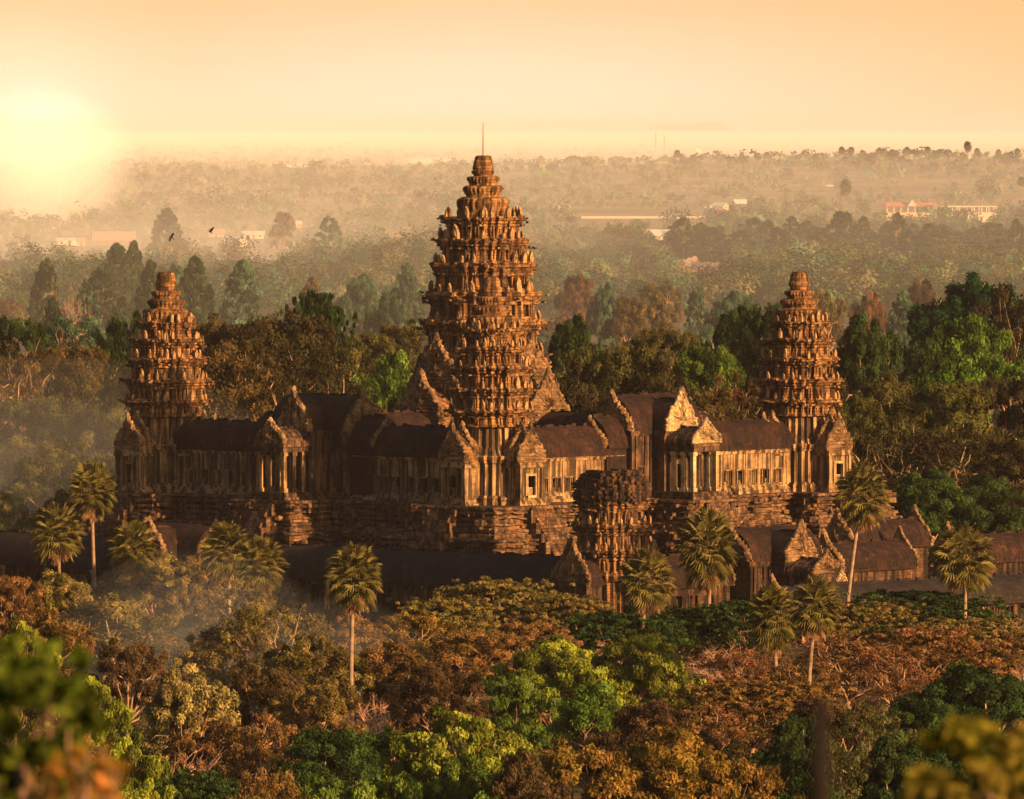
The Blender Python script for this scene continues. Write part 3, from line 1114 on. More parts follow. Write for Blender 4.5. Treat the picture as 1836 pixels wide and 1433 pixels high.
# ---- second enclosure
def make_ruined_tower():
    root = empty('ruined_tower', tw(-45, -66), TROT, 'squat ruined tower with broken rubble top in front of the terrace', 'ruined tower')
    mb = MB()
    mb.loft([redent(5.4, 0), redent(5.4, 3.0), redent(5.0, 3.2), redent(4.6, 3.4, True), redent(4.5, 8.4, True), redent(4.9, 8.6), redent(5.2, 9.2), redent(4.9, 9.6)], True, True)
    mb.rough(.09, .8, .04)
    mb.build('tower_body', M_TOWER, root)
    tower_tiers(root, [(9.4, 12.6, 4.5, 5.2), (12.4, 16.0, 4.35, 5.0), (15.8, 18.8, 3.9, 4.4)], [], None, 23, M_TOWER, AF_MID, .9, amp=.16)
    mb = MB()
    rnd = random.Random(31)
    for i in range(11):
        zz = 18.5 + i * .37
        r = (4.1, 4.5, 4.75, 4.6, 4.55, 4.4, 4.4, 4.25, 4.1, 3.7, 3.0)[i] + rnd.uniform(-.12, .12)
        ring = redent(r, 0)
        n = len(ring)
        q = [(x * (1 + .05 * rnd.uniform(-1, 1)), y * (1 + .05 * rnd.uniform(-1, 1)), 0) for x, y, _ in ring]
        mb.loft([[(x, y, zz) for x, y, _ in q], [(x * 1.01, y * 1.01, zz + .33) for x, y, _ in q]], True, True)
    for i in range(230):
        zz = rnd.uniform(18.6, 22.7)
        r = 4.2 - max(0, zz - 21.2) * .9
        k = rnd.randrange(4)
        sft = rnd.uniform(-.75, .75)
        yy = r * (1.0 if abs(sft) < .42 else .88 if abs(sft) < .6 else .77)
        w, h = rnd.uniform(.3, .7), rnd.uniform(.13, .2)
        M = Matrix.Rotation(k * math.pi / 2, 4, 'Z') @ Matrix.Translation((sft * r, -yy + rnd.uniform(-.25, .3), zz)) @ Matrix.Rotation(rnd.gauss(0, .12), 4, 'Z') @ Matrix.Rotation(rnd.gauss(0, .05), 4, 'Y')
        mb.box(-w, w, -w * .8, w * .8, -h, h, M, .05)
    mb.loft([redent(3.6, 18), redent(3.5, 20.5), redent(2.7, 22.3)], True, True)
    mb.build('broken_top', M_RUIN, root)
    for k in range(4):
        Mk = Matrix.Rotation(k * math.pi / 2, 4, 'Z')
        mb = MB()
        wall(mb, -2.3, 2.3, 0, 8.2, -7.4, -6.8, [(-.8, .8, 3.2, 6.4)], Mk)
        for sx in (-1, 1):
            mb.box(*sorted((sx * 1.8, sx * 2.3)), -6.8, -4.5, 0, 8.2, Mk)
        mb.box(-2.6, 2.6, -7.7, -4.5, 7.9, 8.4, Mk)
        mb.rough(.06, .8, .03)
        p = mb.build('porch', M_DARKWALL, root)
        mb = MB()
        vault(mb, 3.5, 7.3, 2.5, 8.4, 11.4, Mk @ Matrix.Rotation(-math.pi / 2, 4, 'Z'), seed=k, amp=.02)
        mb.rough(.08, .7)
        mb.build('porch_roof', M_ROOF, p)
        mb = MB()
        pediment(mb, 5.6, 5.6, Mk @ Matrix.Translation((0, -7.4, 8.0)), seed=k + 70)
        mb.rough(.12, 1.0, .06)
        mb.build('pediment', M_PED, p)
    return root


make_ruined_tower()


def make_long_gallery(label, loc, rz, x0, x1, zf, ze, zr, hw=2.9, group=None, roofmat=None, wallmat=None, bay=3.0, pillars=True, seed=1):
    root = empty('long_gallery', loc, rz, label, 'temple gallery', group)
    wm, rm = wallmat or M_RUIN, roofmat or M_DARKROOF
    mb = MB()
    ops = []
    x = x0 + 1.2
    while x + bay < x1:
        ops.append((x + .5, x + 2.0, zf + .9, zf + 3.1))
        x += bay
    wall(mb, x0, x1, zf, ze - .3, -hw + .35, -hw + .85, ops)
    mb.box(x0, x1, hw - .85, hw - .35, zf, ze - .3)
    for i in range(4):
        o = .8 - .18 * i
        mb.box(x0, x1, -hw + .35 - o, -hw + .6, zf - 3.0 + i * .75, zf - 3.0 + i * .75 + .73)
    mb.rough(.05, .6, .02)
    mb.build('gallery_wall', wm, root)
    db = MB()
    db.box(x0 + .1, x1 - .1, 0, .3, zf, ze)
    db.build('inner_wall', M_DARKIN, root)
    for i, (a, b, za, zt) in enumerate(ops[:60]):
        window(root, a, b, za, zt, -hw + .35, None, random.Random(i + seed).choice(('full', 'some', 'few')), i, wm)
    mb = MB()
    vault(mb, x0, x1, hw + .25, ze, zr, seed=seed, step=.155, pitch=.62, amp=.12)
    mb.rough(.08, .25)
    mb.build('roof', rm, root)
    for xe, a in ((x0, -math.pi / 2), (x1, math.pi / 2)):
        mb = MB()
        pediment(mb, hw * 2 + .9, (zr - ze) * 1.55, Matrix.Translation((xe, 0, ze - .3)) @ Matrix.Rotation(a, 4, 'Z'), seed=seed + 3, thick=.6)
        mb.rough(.12, 1.0, .06)
        mb.build('pediment', M_PED, root)
    if pillars:
        for x in [q for q in np.arange(x0 + 2.2, x1, bay * 3)]:
            pb = MB()
            pb.box(x - .22, x + .22, -hw - .55, -hw - .15, zf, ze - .35)
            pb.box(x - .3, x + .3, -hw - .62, -hw - .08, zf, zf + .4)
            pb.box(x - .32, x + .32, -hw - .65, -hw - .05, ze - .75, ze - .34)
            pb.rough(.03, 1)
            pb.build('pillar', M_WALL, root)
    return root


make_long_gallery('long low gallery with dark ribbed roof below the terrace, left of the ruined tower', tw(-45, 66), TROT - math.pi / 2, 0, 124.2, 3.0, 7.1, 11.2, seed=4)
make_long_gallery('dark-roofed gallery running right from behind the ruined tower towards the ruined pavilion', tw(-45, -66), TROT, 7.4, 20, 3.0, 7.4, 11.2, seed=6, pillars=False, roofmat=M_ROOF)
make_long_gallery('brown-roofed gallery right of the ruined pavilion, behind the leaning palm', tw(0, -66), TROT, -3.5, 12.0, 3.0, 8.4, 11.8, seed=7, pillars=False, roofmat=M_ROOF)
make_long_gallery('raised brown roof on a streaked wall at the right edge of the ruins', tw(0, -60), TROT, 6.0, 22.0, 5.0, 10.8, 14.2, seed=9, pillars=False, roofmat=M_ROOF, hw=2.7)
make_long_gallery('brown sloping roof farthest right among the ruins', tw(0, -64), TROT, 24.2, 52.0, 3.0, 8.4, 11.9, seed=11, pillars=False, roofmat=M_ROOF)
make_long_gallery('lowest dark ribbed roof in front of the ruins at the right edge', tw(0, -84), TROT, -34.0, 60.0, 0.6, 4.4, 7.7, seed=10, roofmat=M_DARKROOF)
p2 = make_pavilion('half-ruined pavilion with broken gables and dark recesses, below the right corner tower', 'pavilions of the lower gallery', 1.8, M_RUIN, M_PED)
p2.location, p2.rotation_euler = tw(-15, -66), (0, 0, TROT)
p2.scale = (1.0, 1.0, .92)
p3 = copy_tree(p2, tw(-45, 14), TROT - math.pi / 2, 'pavilion with reddish carved gables showing above the bushes below the left tower')
p3.scale = (.95, .95, .86)
# pale patched gable at the foot of the right ruins
mb = MB()
pediment(mb, 4.2, 4.2, Matrix.Translation((0, 0, 4.2)), seed=91, thick=.7)
mb.box(-1.9, 1.9, -.35, .5, 0, 4.6)
mb.rough(.10, 1.0, .05)
o = mb.build('patched_gable', M_BRIGHT)
o.location, o.rotation_euler = at(1508, 1035, 1172.0) - Vector((0, 0, 4.6)), (0, 0, TROT)
o.location.z = 1.2
tag(o, 'pale patched stone gable standing low beside the leaning palm trunk', 'stone gable')

# ------------------------------------------------------------------ vegetation prototypes
def unit_rand(rng, n):
    v = rng.normal(size=(n, 3))
    return v / np.linalg.norm(v, axis=1, keepdims=True)


def leaves(rng, centres, radii, per, size, flat=0.75, droop=0.0, tint_c=None, shell=0.55):
    """small pointed leaf sprays around clump centres -> verts, quads, tint"""
    n = len(centres)
    idx = np.repeat(np.arange(n), per)
    m = len(idx)
    d = unit_rand(rng, m)
    rr = (shell + (1 - shell) * rng.random(m)) ** 1.0
    d2 = d * np.array([1, 1, flat])
    p = centres[idx] + d2 * (radii[idx] * rr)[:, None]
    nrm = d * 0.8 + rng.normal(size=(m, 3)) * 0.55 + np.array([0, 0, 0.35])
    nrm /= np.linalg.norm(nrm, axis=1, keepdims=True)
    a = np.cross(nrm, unit_rand(rng, m))
    a /= np.linalg.norm(a, axis=1, keepdims=True) + 1e-9
    b = np.cross(nrm, a)
    s = size * (0.45 + 1.5 * rng.random(m) ** 1.6)
    a, b = a * s[:, None], b * (s * 0.55)[:, None]
    v = np.stack([p - a, p - b * 0.9 + a * .15, p + a, p + b * 0.9 + a * .15], 1).reshape(-1, 3)
    v[:, 2] -= droop * rng.random(len(v))
    q = np.arange(m * 4).reshape(-1, 4)
    tc_ = rng.random(n) if tint_c is None else tint_c
    t = np.clip(tc_[idx] * 0.65 + rng.random(m) * 0.35, 0, 1)
    return v, q, t


def limb_path(rng, a, b, k=5, wob=0.08, sag=0.0):
    a, b = np.array(a, float), np.array(b, float)
    L_ = np.linalg.norm(b - a)
    pts = []
    for i in range(k + 1):
        s = i / k
        p = a + (b - a) * s
        p[2] += math.sin(s * math.pi) * sag * L_
        if 0 < i < k:
            p += rng.normal(size=3) * wob * L_ * .5
        pts.append(tuple(p))
    return pts


PROTO = {}


def proto(kind, var, H, W, crown_fn, trunk_r, fork, n_limb, mat=None, bark=None, to=None):
    rng = np.random.default_rng(abs(hash_s(kind)) + var * 17)
    c, r, v, q, t_ = crown_fn(rng, H, W)
    me = mesh_np('crown_%s' % kind, v, q, mat or M_LEAF, t_)
    mb = MB()
    top = (rng.normal() * .4, rng.normal() * .4, H * fork)
    tp = limb_path(rng, (0, 0, -1), top, 4, .05)
    mb.tube(tp, list(np.linspace(trunk_r, trunk_r * .7, 5)), 7)
    order = rng.permutation(len(c))[:n_limb]
    for i in order:
        s = rng.uniform(.0, .3)
        st = np.array(top) * (1 - s * .5)
        pp = limb_path(rng, st, c[i] * np.array([1, 1, 1]), 5, .09, .04)
        r0 = trunk_r * rng.uniform(.35, .6)
        mb.tube(pp, list(np.linspace(r0, r0 * .22, 6)), 5)
        if rng.random() < .8:
            e = np.array(pp[3]) + rng.normal(size=3) * W * .1 + np.array([0, 0, H * .07])
            mb.tube(limb_path(rng, pp[3], e, 3, .1), list(np.linspace(r0 * .5, r0 * .14, 4)), 4)
    tm = mb.mesh('trunk_%s' % kind, bark or M_BARK, True)
    PROTO.setdefault(kind, []).append((me, tm, H, W))


def hash_s(s):
    h = 7
    for ch in s:
        h = (h * 31 + ord(ch)) % 100003
    return h


def f_dome(base, dens, per, size, rad, flat=.75, top_bias=0.0, lobes=7, shell=.5, droop=0.0):
    """crown of several big limbs' worth of foliage, each a lobe of small clumps, with gaps between"""
    def fn(rng, H, W):
        ch = H * (1 - base)
        cen = []
        for l in range(lobes):
            a = 2 * math.pi * (l + rng.uniform(-.3, .3)) / max(1, lobes - 2)
            if l >= lobes - 2:
                lc, lr = np.array([rng.normal() * W * .1, rng.normal() * W * .1, H * base + ch * rng.uniform(.62, .72)]), W * rng.uniform(.24, .30)
            else:
                rr = W * rng.uniform(.24, .33)
                rr *= rng.uniform(.75, 1.2)
                lc, lr = np.array([rr * math.cos(a), rr * math.sin(a), H * base + ch * rng.uniform(.15, .66)]), W * rng.uniform(.12, .25)
            k = int(dens * (lr / (W * .24)) ** 2)
            d = unit_rand(rng, k)
            d[:, 2] = np.where(d[:, 2] < -.35, -d[:, 2] * .6, d[:, 2])
            pts = lc + d * lr * (0.72 + .32 * rng.random((k, 1))) * np.array([1, 1, ch / W * .95])
            cen.append(pts)
        c = np.concatenate(cen)
        c[:, 2] = np.clip(c[:, 2], H * base * .8, H)
        r = rad * (0.65 + .7 * rng.random(len(c)))
        v, q, t_ = leaves(rng, c, r, per, size, flat, droop, None, shell)
        v[:, 2] = np.minimum(v[:, 2], H * 1.02)
        return c, r, v, q, t_
    return fn


def f_layer(base, nl, per, size, rad):
    """flat-topped umbrella crown of thin tiers"""
    def fn(rng, H, W):
        cen = []
        for l in range(nl):
            a = rng.uniform(0, 2 * math.pi)
            rr = W * .46 * math.sqrt(rng.random())
            z = H * (1 - (rr / (W * .5)) ** 2 * (1 - base) * .85) - rng.random() * H * .10
            w = W * rng.uniform(.08, .15)
            k = rng.integers(8, 15)
            p = rng.normal(size=(k, 3)) * np.array([w, w, H * .018])
            cen.append(p + np.array([rr * math.cos(a), rr * math.sin(a), z - rad * .4]))
        c = np.concatenate(cen)
        r = rad * (.6 + .8 * rng.random(len(c)))
        v, q, t_ = leaves(rng, c, r, per, size, .35, 0, None, .2)
        return c, r, v, q, t_
    return fn


def f_cone(base, k, per, size, rad, pw=1.0):
    def fn(rng, H, W):
        s = rng.random(k) ** 1.35
        a = rng.uniform(0, 2 * math.pi, k)
        rr = W * .5 * (1 - s) ** pw * (.72 + .34 * rng.random(k)) * (1 + .18 * np.sin(3 * a + s * 9))
        c = np.stack([rr * np.cos(a), rr * np.sin(a), H * (base + (1 - base) * s * .97)], 1)
        r = rad * (.6 + .7 * rng.random(k)) * (1.1 - .5 * s)
        v, q, t_ = leaves(rng, c, r, per, size, .6, .2, None, .4)
        return c, r, v, q, t_
    return fn


def f_column(base, k, per, size, rad):
    def fn(rng, H, W):
        s = rng.random(k)
        a = rng.uniform(0, 2 * math.pi, k)
        env = np.sin(np.clip(s * .92 + .08, 0, 1) * math.pi) ** .55
        rr = W * .5 * env * (.35 + .65 * np.sqrt(rng.random(k))) * (1 + .3 * np.sin(s * 17 + 2 * a))
        c = np.stack([rr * np.cos(a), rr * np.sin(a), H * (base + (1 - base) * s)], 1)
        r = rad * (.6 + .7 * rng.random(k))
        v, q, t_ = leaves(rng, c, r, per, size, .9, .4, None, .3)
        return c, r, v, q, t_
    return fn


for i in range(3):
    proto('broad', i, 14, 15, f_dome(.28, 14, 330, .140, .95, lobes=14 + i, shell=.25), .38, .34, 26)
    proto('round', i, 12, 12, f_dome(.16, 22, 330, .125, .85, lobes=11 + i, shell=.4), .34, .25, 16)
for i in range(2):
    proto('acacia', i, 10, 18, f_layer(.42, 80, 85, .125, .55), .36, .35, 18)
    proto('sparse', i, 14, 13, f_dome(.32, 11, 170, .125, .9, lobes=12, shell=.15), .34, .30, 30)
    proto('feathery', i, 12, 12, f_dome(.20, 18, 330, .125, .8, flat=.6, lobes=14, shell=.25, droop=.3), .32, .28, 20)
    proto('cone', i, 17, 12, f_cone(.10, 230, 75, .33, 1.15, .5), .32, .5, 8)
    proto('tall', i, 25, 8, f_column(.34, 120, 70, .38, 1.05), .26, .62, 22, bark=M_PALEBARK)


def bare_proto(var, H, W):
    rng = np.random.default_rng(900 + var)
    trunk, tw_ = MB(), MB()

    def grow(p, d, L_, r, lev):
        k = 3
        pts = [tuple(p)]
        q = np.array(p)
        dd = np.array(d)
        for i in range(k):
            dd = dd + rng.normal(size=3) * .16 + np.array([0, 0, .05])
            dd /= np.linalg.norm(dd)
            q = q + dd * L_ / k
            pts.append(tuple(q))
        (trunk if lev < 2 else tw_).tube(pts, list(np.linspace(r, r * .62, k + 1)), 5 if lev < 2 else 3, cap=False)
        if lev >= 5:
            return
        for j in range(3 if lev < 4 else 3):
            nd = dd + rng.normal(size=3) * (.62 if lev else .75) * np.array([1.15, 1.15, .75])
            nd[2] = max(nd[2], -.05)
            nd /= np.linalg.norm(nd)
            st = np.array(pts[rng.integers(2, k + 1)])
            grow(st, nd, L_ * rng.uniform(.66, .84), r * .60, lev + 1)
    for s in range(2):
        grow(np.array([rng.normal() * .2, rng.normal() * .2, -.6]), np.array([rng.normal() * .15, rng.normal() * .15, 1.0]), H * .33, .24, 0)
    PROTO.setdefault('bare', []).append((tw_.mesh('twigs_bare', M_TWIG), trunk.mesh('trunk_bare', M_TWIG), H, W))


bare_proto(0, 10, 11)
bare_proto(1, 10, 11)

# ---- sugar palm crowns
def fan_leaf(rng, mbv, mbq, mbt, base, d, up, pet, rad, tint):
    d = d / np.linalg.norm(d)
    side = np.cross(d, up)
    side /= np.linalg.norm(side) + 1e-9
    nrm = np.cross(side, d)
    hub = base + d * pet
    n0 = len(mbv)
    w = .035
    mbv += [base - side * w, base + side * w, hub + side * w * .7, hub - side * w * .7]
    mbq.append((n0, n0 + 1, n0 + 2, n0 + 3))
    mbt.append(.95)
    K = 19
    for i in range(K):
        a = (i / (K - 1) - .5) * R(255)
        l = rad * (1 - .22 * abs(i / (K - 1) - .5) * 2) * rng.uniform(.88, 1.05)
        dirv = d * math.cos(a) + side * math.sin(a)
        fold = nrm * (.07 * rad)
        sp = R(255) / K * .36
        d1 = d * math.cos(a - sp) + side * math.sin(a - sp)
        d2 = d * math.cos(a + sp) + side * math.sin(a + sp)
        tipdrop = np.array([0, 0, -.16 * rad * rng.uniform(.5, 1.6)])
        n0 = len(mbv)
        mbv += [hub, hub + d1 * l * .62 - fold * .3, hub + dirv * l + tipdrop, hub + dirv * l * .62 + fold]
        mbq.append((n0, n0 + 1, n0 + 2, n0 + 3))
        mbt.append(np.clip(tint + rng.uniform(-.2, .2), 0, 1))
        n0 = len(mbv)
        mbv += [hub, hub + dirv * l * .62 + fold, hub + dirv * l + tipdrop, hub + d2 * l * .62 - fold * .3]
        mbq.append((n0, n0 + 1, n0 + 2, n0 + 3))
        mbt.append(np.clip(tint + rng.uniform(-.2, .2), 0, 1))


def palm_crown(var, elong=1.0):
    rng = np.random.default_rng(40 + var)
    v, q, t_ = [], [], []
    for i in range(58):
        el = math.asin(np.clip(1 - 2 * (i + .5) / 58 * .93, -1, 1))     # from upright to drooping
        az = i * 2.39996 + rng.uniform(-.2, .2)
        d = np.array([math.cos(el) * math.cos(az), math.cos(el) * math.sin(az), math.sin(el) * 1.0])
        up = np.array([0, 0, 1.0]) if abs(el) < 1.2 else np.array([math.cos(az), math.sin(az), 0])
        fan_leaf(rng, v, q, t_, np.array([0, 0, (i / 58 - .5) * -.9]), d, up + rng.normal(size=3) * .25, rng.uniform(1.35, 1.7), rng.uniform(1.25, 1.6), .35 + .5 * rng.random())
    v = np.array(v)
    v[:, 2] *= elong
    me = mesh_np('palm_crown', v, np.array(q), M_PALM, np.array(t_))
    v, q, t_ = [], [], []
    for i in range(26):
        az = i * 2.39996
        el = -R(rng.uniform(42, 84))
        d = np.array([math.cos(el) * math.cos(az), math.cos(el) * math.sin(az), math.sin(el)])
        fan_leaf(rng, v, q, t_, np.array([0, 0, -.4]), d, np.array([math.cos(az), math.sin(az), .3]), rng.uniform(1.2, 1.9), rng.uniform(.8, 1.2), .5)
    v = np.array(v)
    v[:, 2] = v[:, 2] * elong
    v[:, :2] *= .8
    sk = mesh_np('palm_skirt', v, np.array(q), M_DEAD, np.array(t_))
    return me, sk


PALMS = [palm_crown(0, 1.05), palm_crown(1, 1.0), palm_crown(2, 1.12), palm_crown(3, 1.3)]

COLS = {'olive': (.105, .080, .020), 'brown': (.110, .065, .018), 'rust': (.120, .064, .021), 'green': (.055, .100, .013), 'dark green': (.022, .042, .010),
        'bright green': (.125, .145, .014), 'golden': (.118, .078, .012), 'pale olive': (.17, .145, .04), 'grey green': (.045, .090, .045), 'pinkish': (1, 1, 1), 'dark brown': (.055, .038, .014),
        'deep green': (.011, .034, .014)}
SHAPE = {'broad': 'broad leafy tree', 'round': 'round dense tree', 'acacia': 'flat layered tree', 'sparse': 'open-branched tree', 'feathery': 'feathery leafy tree',
         'cone': 'pointed dense tree', 'tall': 'slender pale-trunked tree', 'bare': 'leafless twiggy tree'}
NAME = {'broad': 'broad_tree', 'round': 'round_tree', 'acacia': 'flat_topped_tree', 'sparse': 'open_tree', 'feathery': 'feathery_tree', 'cone': 'pointed_tree', 'tall': 'slender_tree', 'bare': 'bare_tree'}
TREES = []      # (object, px, top py, zone, colour, kind, own label)
trng = random.Random(77)


def put_tree(kind, px, py, w, col, Hm=None, Y=None, zone='', label=None, base_z=0.0, var=None, jit=.12):
    """tree whose top shows at (px, py), w photo pixels wide, of height Hm or standing at depth Y"""
    if Y is None:
        Y = (CAMH - base_z - Hm) * FPX / (py - HOR)
    p = at(px, py, Y)
    H_ = p.z - base_z
    v = trng.randrange(len(PROTO[kind])) if var is None else var % len(PROTO[kind])
    cm, tm, H0, W0 = PROTO[kind][v]
    wm = w * Y / FPX
    sx, sz = wm / W0, H_ / H0
    root = empty(NAME[kind], (p.x, Y, base_z), trng.uniform(0, 6.28), None, 'tree', scale=(sx, sx, sz))
    link('trunk', tm, root)
    c = (.055, .058, .018) if col == 'grey green' and zone == 'in the foreground' else (.014, .031, .008) if col == 'deep green' and zone == 'in the foreground' else COLS[col]
    if zone == 'behind the ruins' and col in ('brown', 'dark brown', 'rust', 'olive'):
        c = (c[0] * .62, c[1] * .78, c[2] * .75)
    c = [q * (1.0 if zone != 'in the foreground' else 1.1 if 'green' in col else 1.35) for q in c]
    k = trng.uniform(1 - jit, 1 + jit)
    link('twigs' if kind == 'bare' else 'crown', cm, root, (min(1, c[0] * k), min(1, c[1] * k * trng.uniform(.93, 1.07)), c[2] * k))
    TREES.append((root, px, py, zone, col, kind, label))
    return root


def put_palm(px, pyc, w, bx, by, Y, var, label, far=False, col=(.092, .080, .018), ztop=None):
    """sugar palm: crown centre (px, pyc), crown w pixels wide, trunk foot or lowest visible point (bx, by)"""
    c = at(px, pyc, Y)
    b = at(bx, by, Y)
    foot = c + (b - c) * (c.z / max(.1, c.z - b.z)) if b.z < c.z - 1 else Vector((c.x, c.y, 0))
    foot.z = ground_z(foot.x, Y) if Y > 2000 else 0.0
    root = empty('palm_tree', foot, 0, label, 'palm tree', 'sugar palms on the far plain' if far else 'sugar palms around the temple')
    s = w * Y / FPX / 5.0
    mb = MB()
    e = c - foot
    pts = []
    for i in range(9):
        f = i / 8
        pts.append((e.x * f + .25 * math.sin(f * 3.1) * (1 if var % 2 else -1), .2 * math.sin(f * 4), e.z * f - (.5 * s if i == 8 else 0)))
    mb.tube(pts, [.27 - .008 * i for i in range(9)], 8)
    mb.rough(.03, 1.5)
    mb.build('trunk', M_PALMBARK, root, True)
    me, sk = PALMS[var % len(PALMS)]
    for nm, m_, cc in (('crown', me, col), ('dry_skirt', sk, None)):
        o = link(nm, m_, root, cc)
        o.location = e
        o.scale = (s, s, s)
        o.rotation_euler = (.09 * math.sin(px), .09 * math.cos(px * 1.3), var * 1.3 + px)
    return root


# ---- palms near the temple
PALM_LIST = [
    (165, 880, 88, 173, 1050, 1140, 0, 'tall sugar palm with bare trunk in front of the left corner tower'),
    (103, 955, 92, 103, 1060, 1120, 1, 'yellowish sugar palm half sunk in bushes left of the tall leftmost palm'),
    (237, 985, 84, 237, 1090, 1130, 2, 'small sugar palm crown peeping over bushes just right of the tall leftmost palm'),
    (407, 985, 88, 407, 1090, 1115, 1, 'higher of two neighbouring palms in front of the dark gallery wall'),
    (468, 1012, 86, 470, 1120, 1100, 0, 'lower right of two neighbouring palms in front of the dark gallery wall'),
    (635, 1035, 98, 634, 1205, 945, 2, 'lone sugar palm with straight pale trunk before the long dark roof'),
    (1160, 1042, 96, 1156, 1130, 1065, 0, 'sugar palm with drooping fans standing below the ruined tower'),
    (1268, 985, 100, 1268, 1100, 1120, 3, 'tall-crowned sugar palm with brown skirt right of the ruined tower'),
    (1546, 890, 92, 1525, 1065, 1140, 2, 'leaning sugar palm with pale slanting trunk below the right corner tower'),
    (1727, 1000, 106, 1727, 1090, 1110, 1, 'broad sugar palm in front of the ruins at the far right'),
    (1385, 1105, 84, 1388, 1230, 960, 3, 'left of two touching dark palms below the ruins'),
    (1462, 1090, 92, 1454, 1235, 945, 0, 'right of two touching dark palms below the ruins, dark straight trunk'),
]
for a in PALM_LIST:
    put_palm(*a)

# ---- trees in front of the temple
Z1 = 'in the foreground'
FG = [
    # kind, px, top py, width, colour, height
    ('acacia', 905, 1036, 270, 'olive', 11), ('acacia', 800, 1070, 180, 'olive', 10), ('acacia', 1020, 1062, 180, 'olive', 10), ('broad', 730, 1088, 190, 'golden', 10), ('broad', 620, 1100, 170, 'brown', 10.5),
    ('sparse', 440, 1036, 190, 'olive', 13), ('round', 350, 985, 150, 'olive', 14), ('broad', 265, 985, 200, 'olive', 14), ('round', 105, 1015, 170, 'olive', 13), ('broad', 30, 1020, 150, 'brown', 13),
    ('bare', 1060, 1085, 130, 'pinkish', 9), ('acacia', 1110, 1092, 220, 'dark green', 10), ('acacia', 1330, 1072, 200, 'dark green', 10), ('bare', 1255, 1125, 170, 'pinkish', 9), ('acacia', 1225, 1085, 150, 'dark green', 9),
    ('acacia', 1650, 1056, 310, 'dark green', 10), ('acacia', 1560, 1075, 190, 'olive', 9), ('bare', 1800, 1085, 150, 'pinkish', 9), ('acacia', 1735, 1105, 240, 'olive', 9), ('round', 1825, 1120, 140, 'brown', 10),
    ('broad', 180, 1050, 260, 'olive', 15), ('broad', 60, 1090, 200, 'brown', 14), ('sparse', 510, 1075, 220, 'olive', 15), ('broad', 410, 1105, 190, 'olive', 13), ('broad', 570, 1135, 200, 'olive', 13),
    ('broad', 720, 1150, 240, 'brown', 12), ('sparse', 640, 1165, 170, 'rust', 11), ('broad', 850, 1118, 220, 'brown', 11), ('broad', 950, 1100, 180, 'brown', 10), ('bare', 705, 1205, 190, 'rust', 11),
    ('broad', 790, 1185, 180, 'dark brown', 12), ('sparse', 1340, 1160, 180, 'rust', 10), ('bare', 1310, 1150, 150, 'pinkish', 10), ('sparse', 1530, 1130, 230, 'rust', 11), ('sparse', 1430, 1175, 180, 'brown', 11),
    ('acacia', 1670, 1120, 260, 'brown', 11), ('sparse', 1610, 1150, 190, 'rust', 11), ('bare', 1810, 1140, 170, 'golden', 12), ('bare', 1580, 1160, 150, 'rust', 10),
    ('feathery', 985, 1132, 235, 'bright green', 14), ('feathery', 1145, 1120, 220, 'bright green', 14), ('feathery', 925, 1185, 150, 'green', 13), ('round', 1065, 1215, 200, 'green', 13), ('feathery', 1215, 1195, 130, 'bright green', 12),
    ('round', 335, 1180, 185, 'pale olive', 15), ('feathery', 150, 1195, 150, 'bright green', 15), ('feathery', 30, 1095, 130, 'bright green', 17), ('broad', 230, 1130, 170, 'dark brown', 14), ('broad', 470, 1180, 200, 'dark brown', 13),
    ('broad', 560, 1210, 190, 'olive', 12), ('acacia', 1340, 1212, 320, 'brown', 11), ('sparse', 1250, 1262, 200, 'rust', 11), ('round', 1170, 1240, 210, 'dark brown', 13),
    ('round', 1740, 1175, 280, 'deep green', 15), ('round', 1640, 1230, 200, 'dark green', 14), ('broad', 1510, 1235, 210, 'dark brown', 14), ('sparse', 1560, 1255, 200, 'grey green', 14),
    ('bare', 335, 1322, 220, 'golden', 12), ('feathery', 235, 1300, 170, 'bright green', 15), ('feathery', 810, 1258, 260, 'bright green', 15), ('round', 570, 1285, 220, 'dark green', 14), ('sparse', 455, 1275, 200, 'brown', 13),
    ('broad', 690, 1290, 190, 'green', 13), ('broad', 385, 1290, 170, 'brown', 12), ('acacia', 350, 1378, 260, 'dark green', 11),
    ('broad', 1050, 1305, 280, 'golden', 17), ('broad', 1185, 1300, 290, 'golden', 17), ('broad', 1330, 1330, 260, 'golden', 17), ('round', 945, 1340, 180, 'dark brown', 16), ('sparse', 1500, 1320, 200, 'grey green', 16),
    ('round', 1610, 1300, 200, 'dark green', 16), ('round', 1420, 1265, 170, 'dark green', 14), ('round', 1760, 1290, 230, 'deep green', 16),
    ('feathery', 610, 1360, 220, 'green', 15), ('feathery', 740, 1350, 200, 'green', 15), ('sparse', 500, 1370, 190, 'brown', 15), ('broad', 850, 1350, 200, 'green', 15), ('broad', 230, 1390, 220, 'bright green', 16),
    ('broad', 430, 1400, 200, 'olive', 16), ('round', 90, 1290, 240, 'brown', 15), ('broad', 1000, 1400, 260, 'dark brown', 18), ('broad', 1240, 1395, 300, 'golden', 18), ('round', 1460, 1390, 240, 'dark green', 17),
    ('round', 1690, 1380, 260, 'dark green', 17), ('broad', 680, 1415, 240, 'olive', 16), ('broad', 120, 1180, 190, 'dark brown', 13), ('round', 880, 1405, 180, 'green', 17), ('sparse', 560, 1425, 200, 'rust', 17),
]
for k, px, py, w, c, h in FG:
    put_tree(k, px, py, w * 1.05, c, Hm=h, zone=Z1)

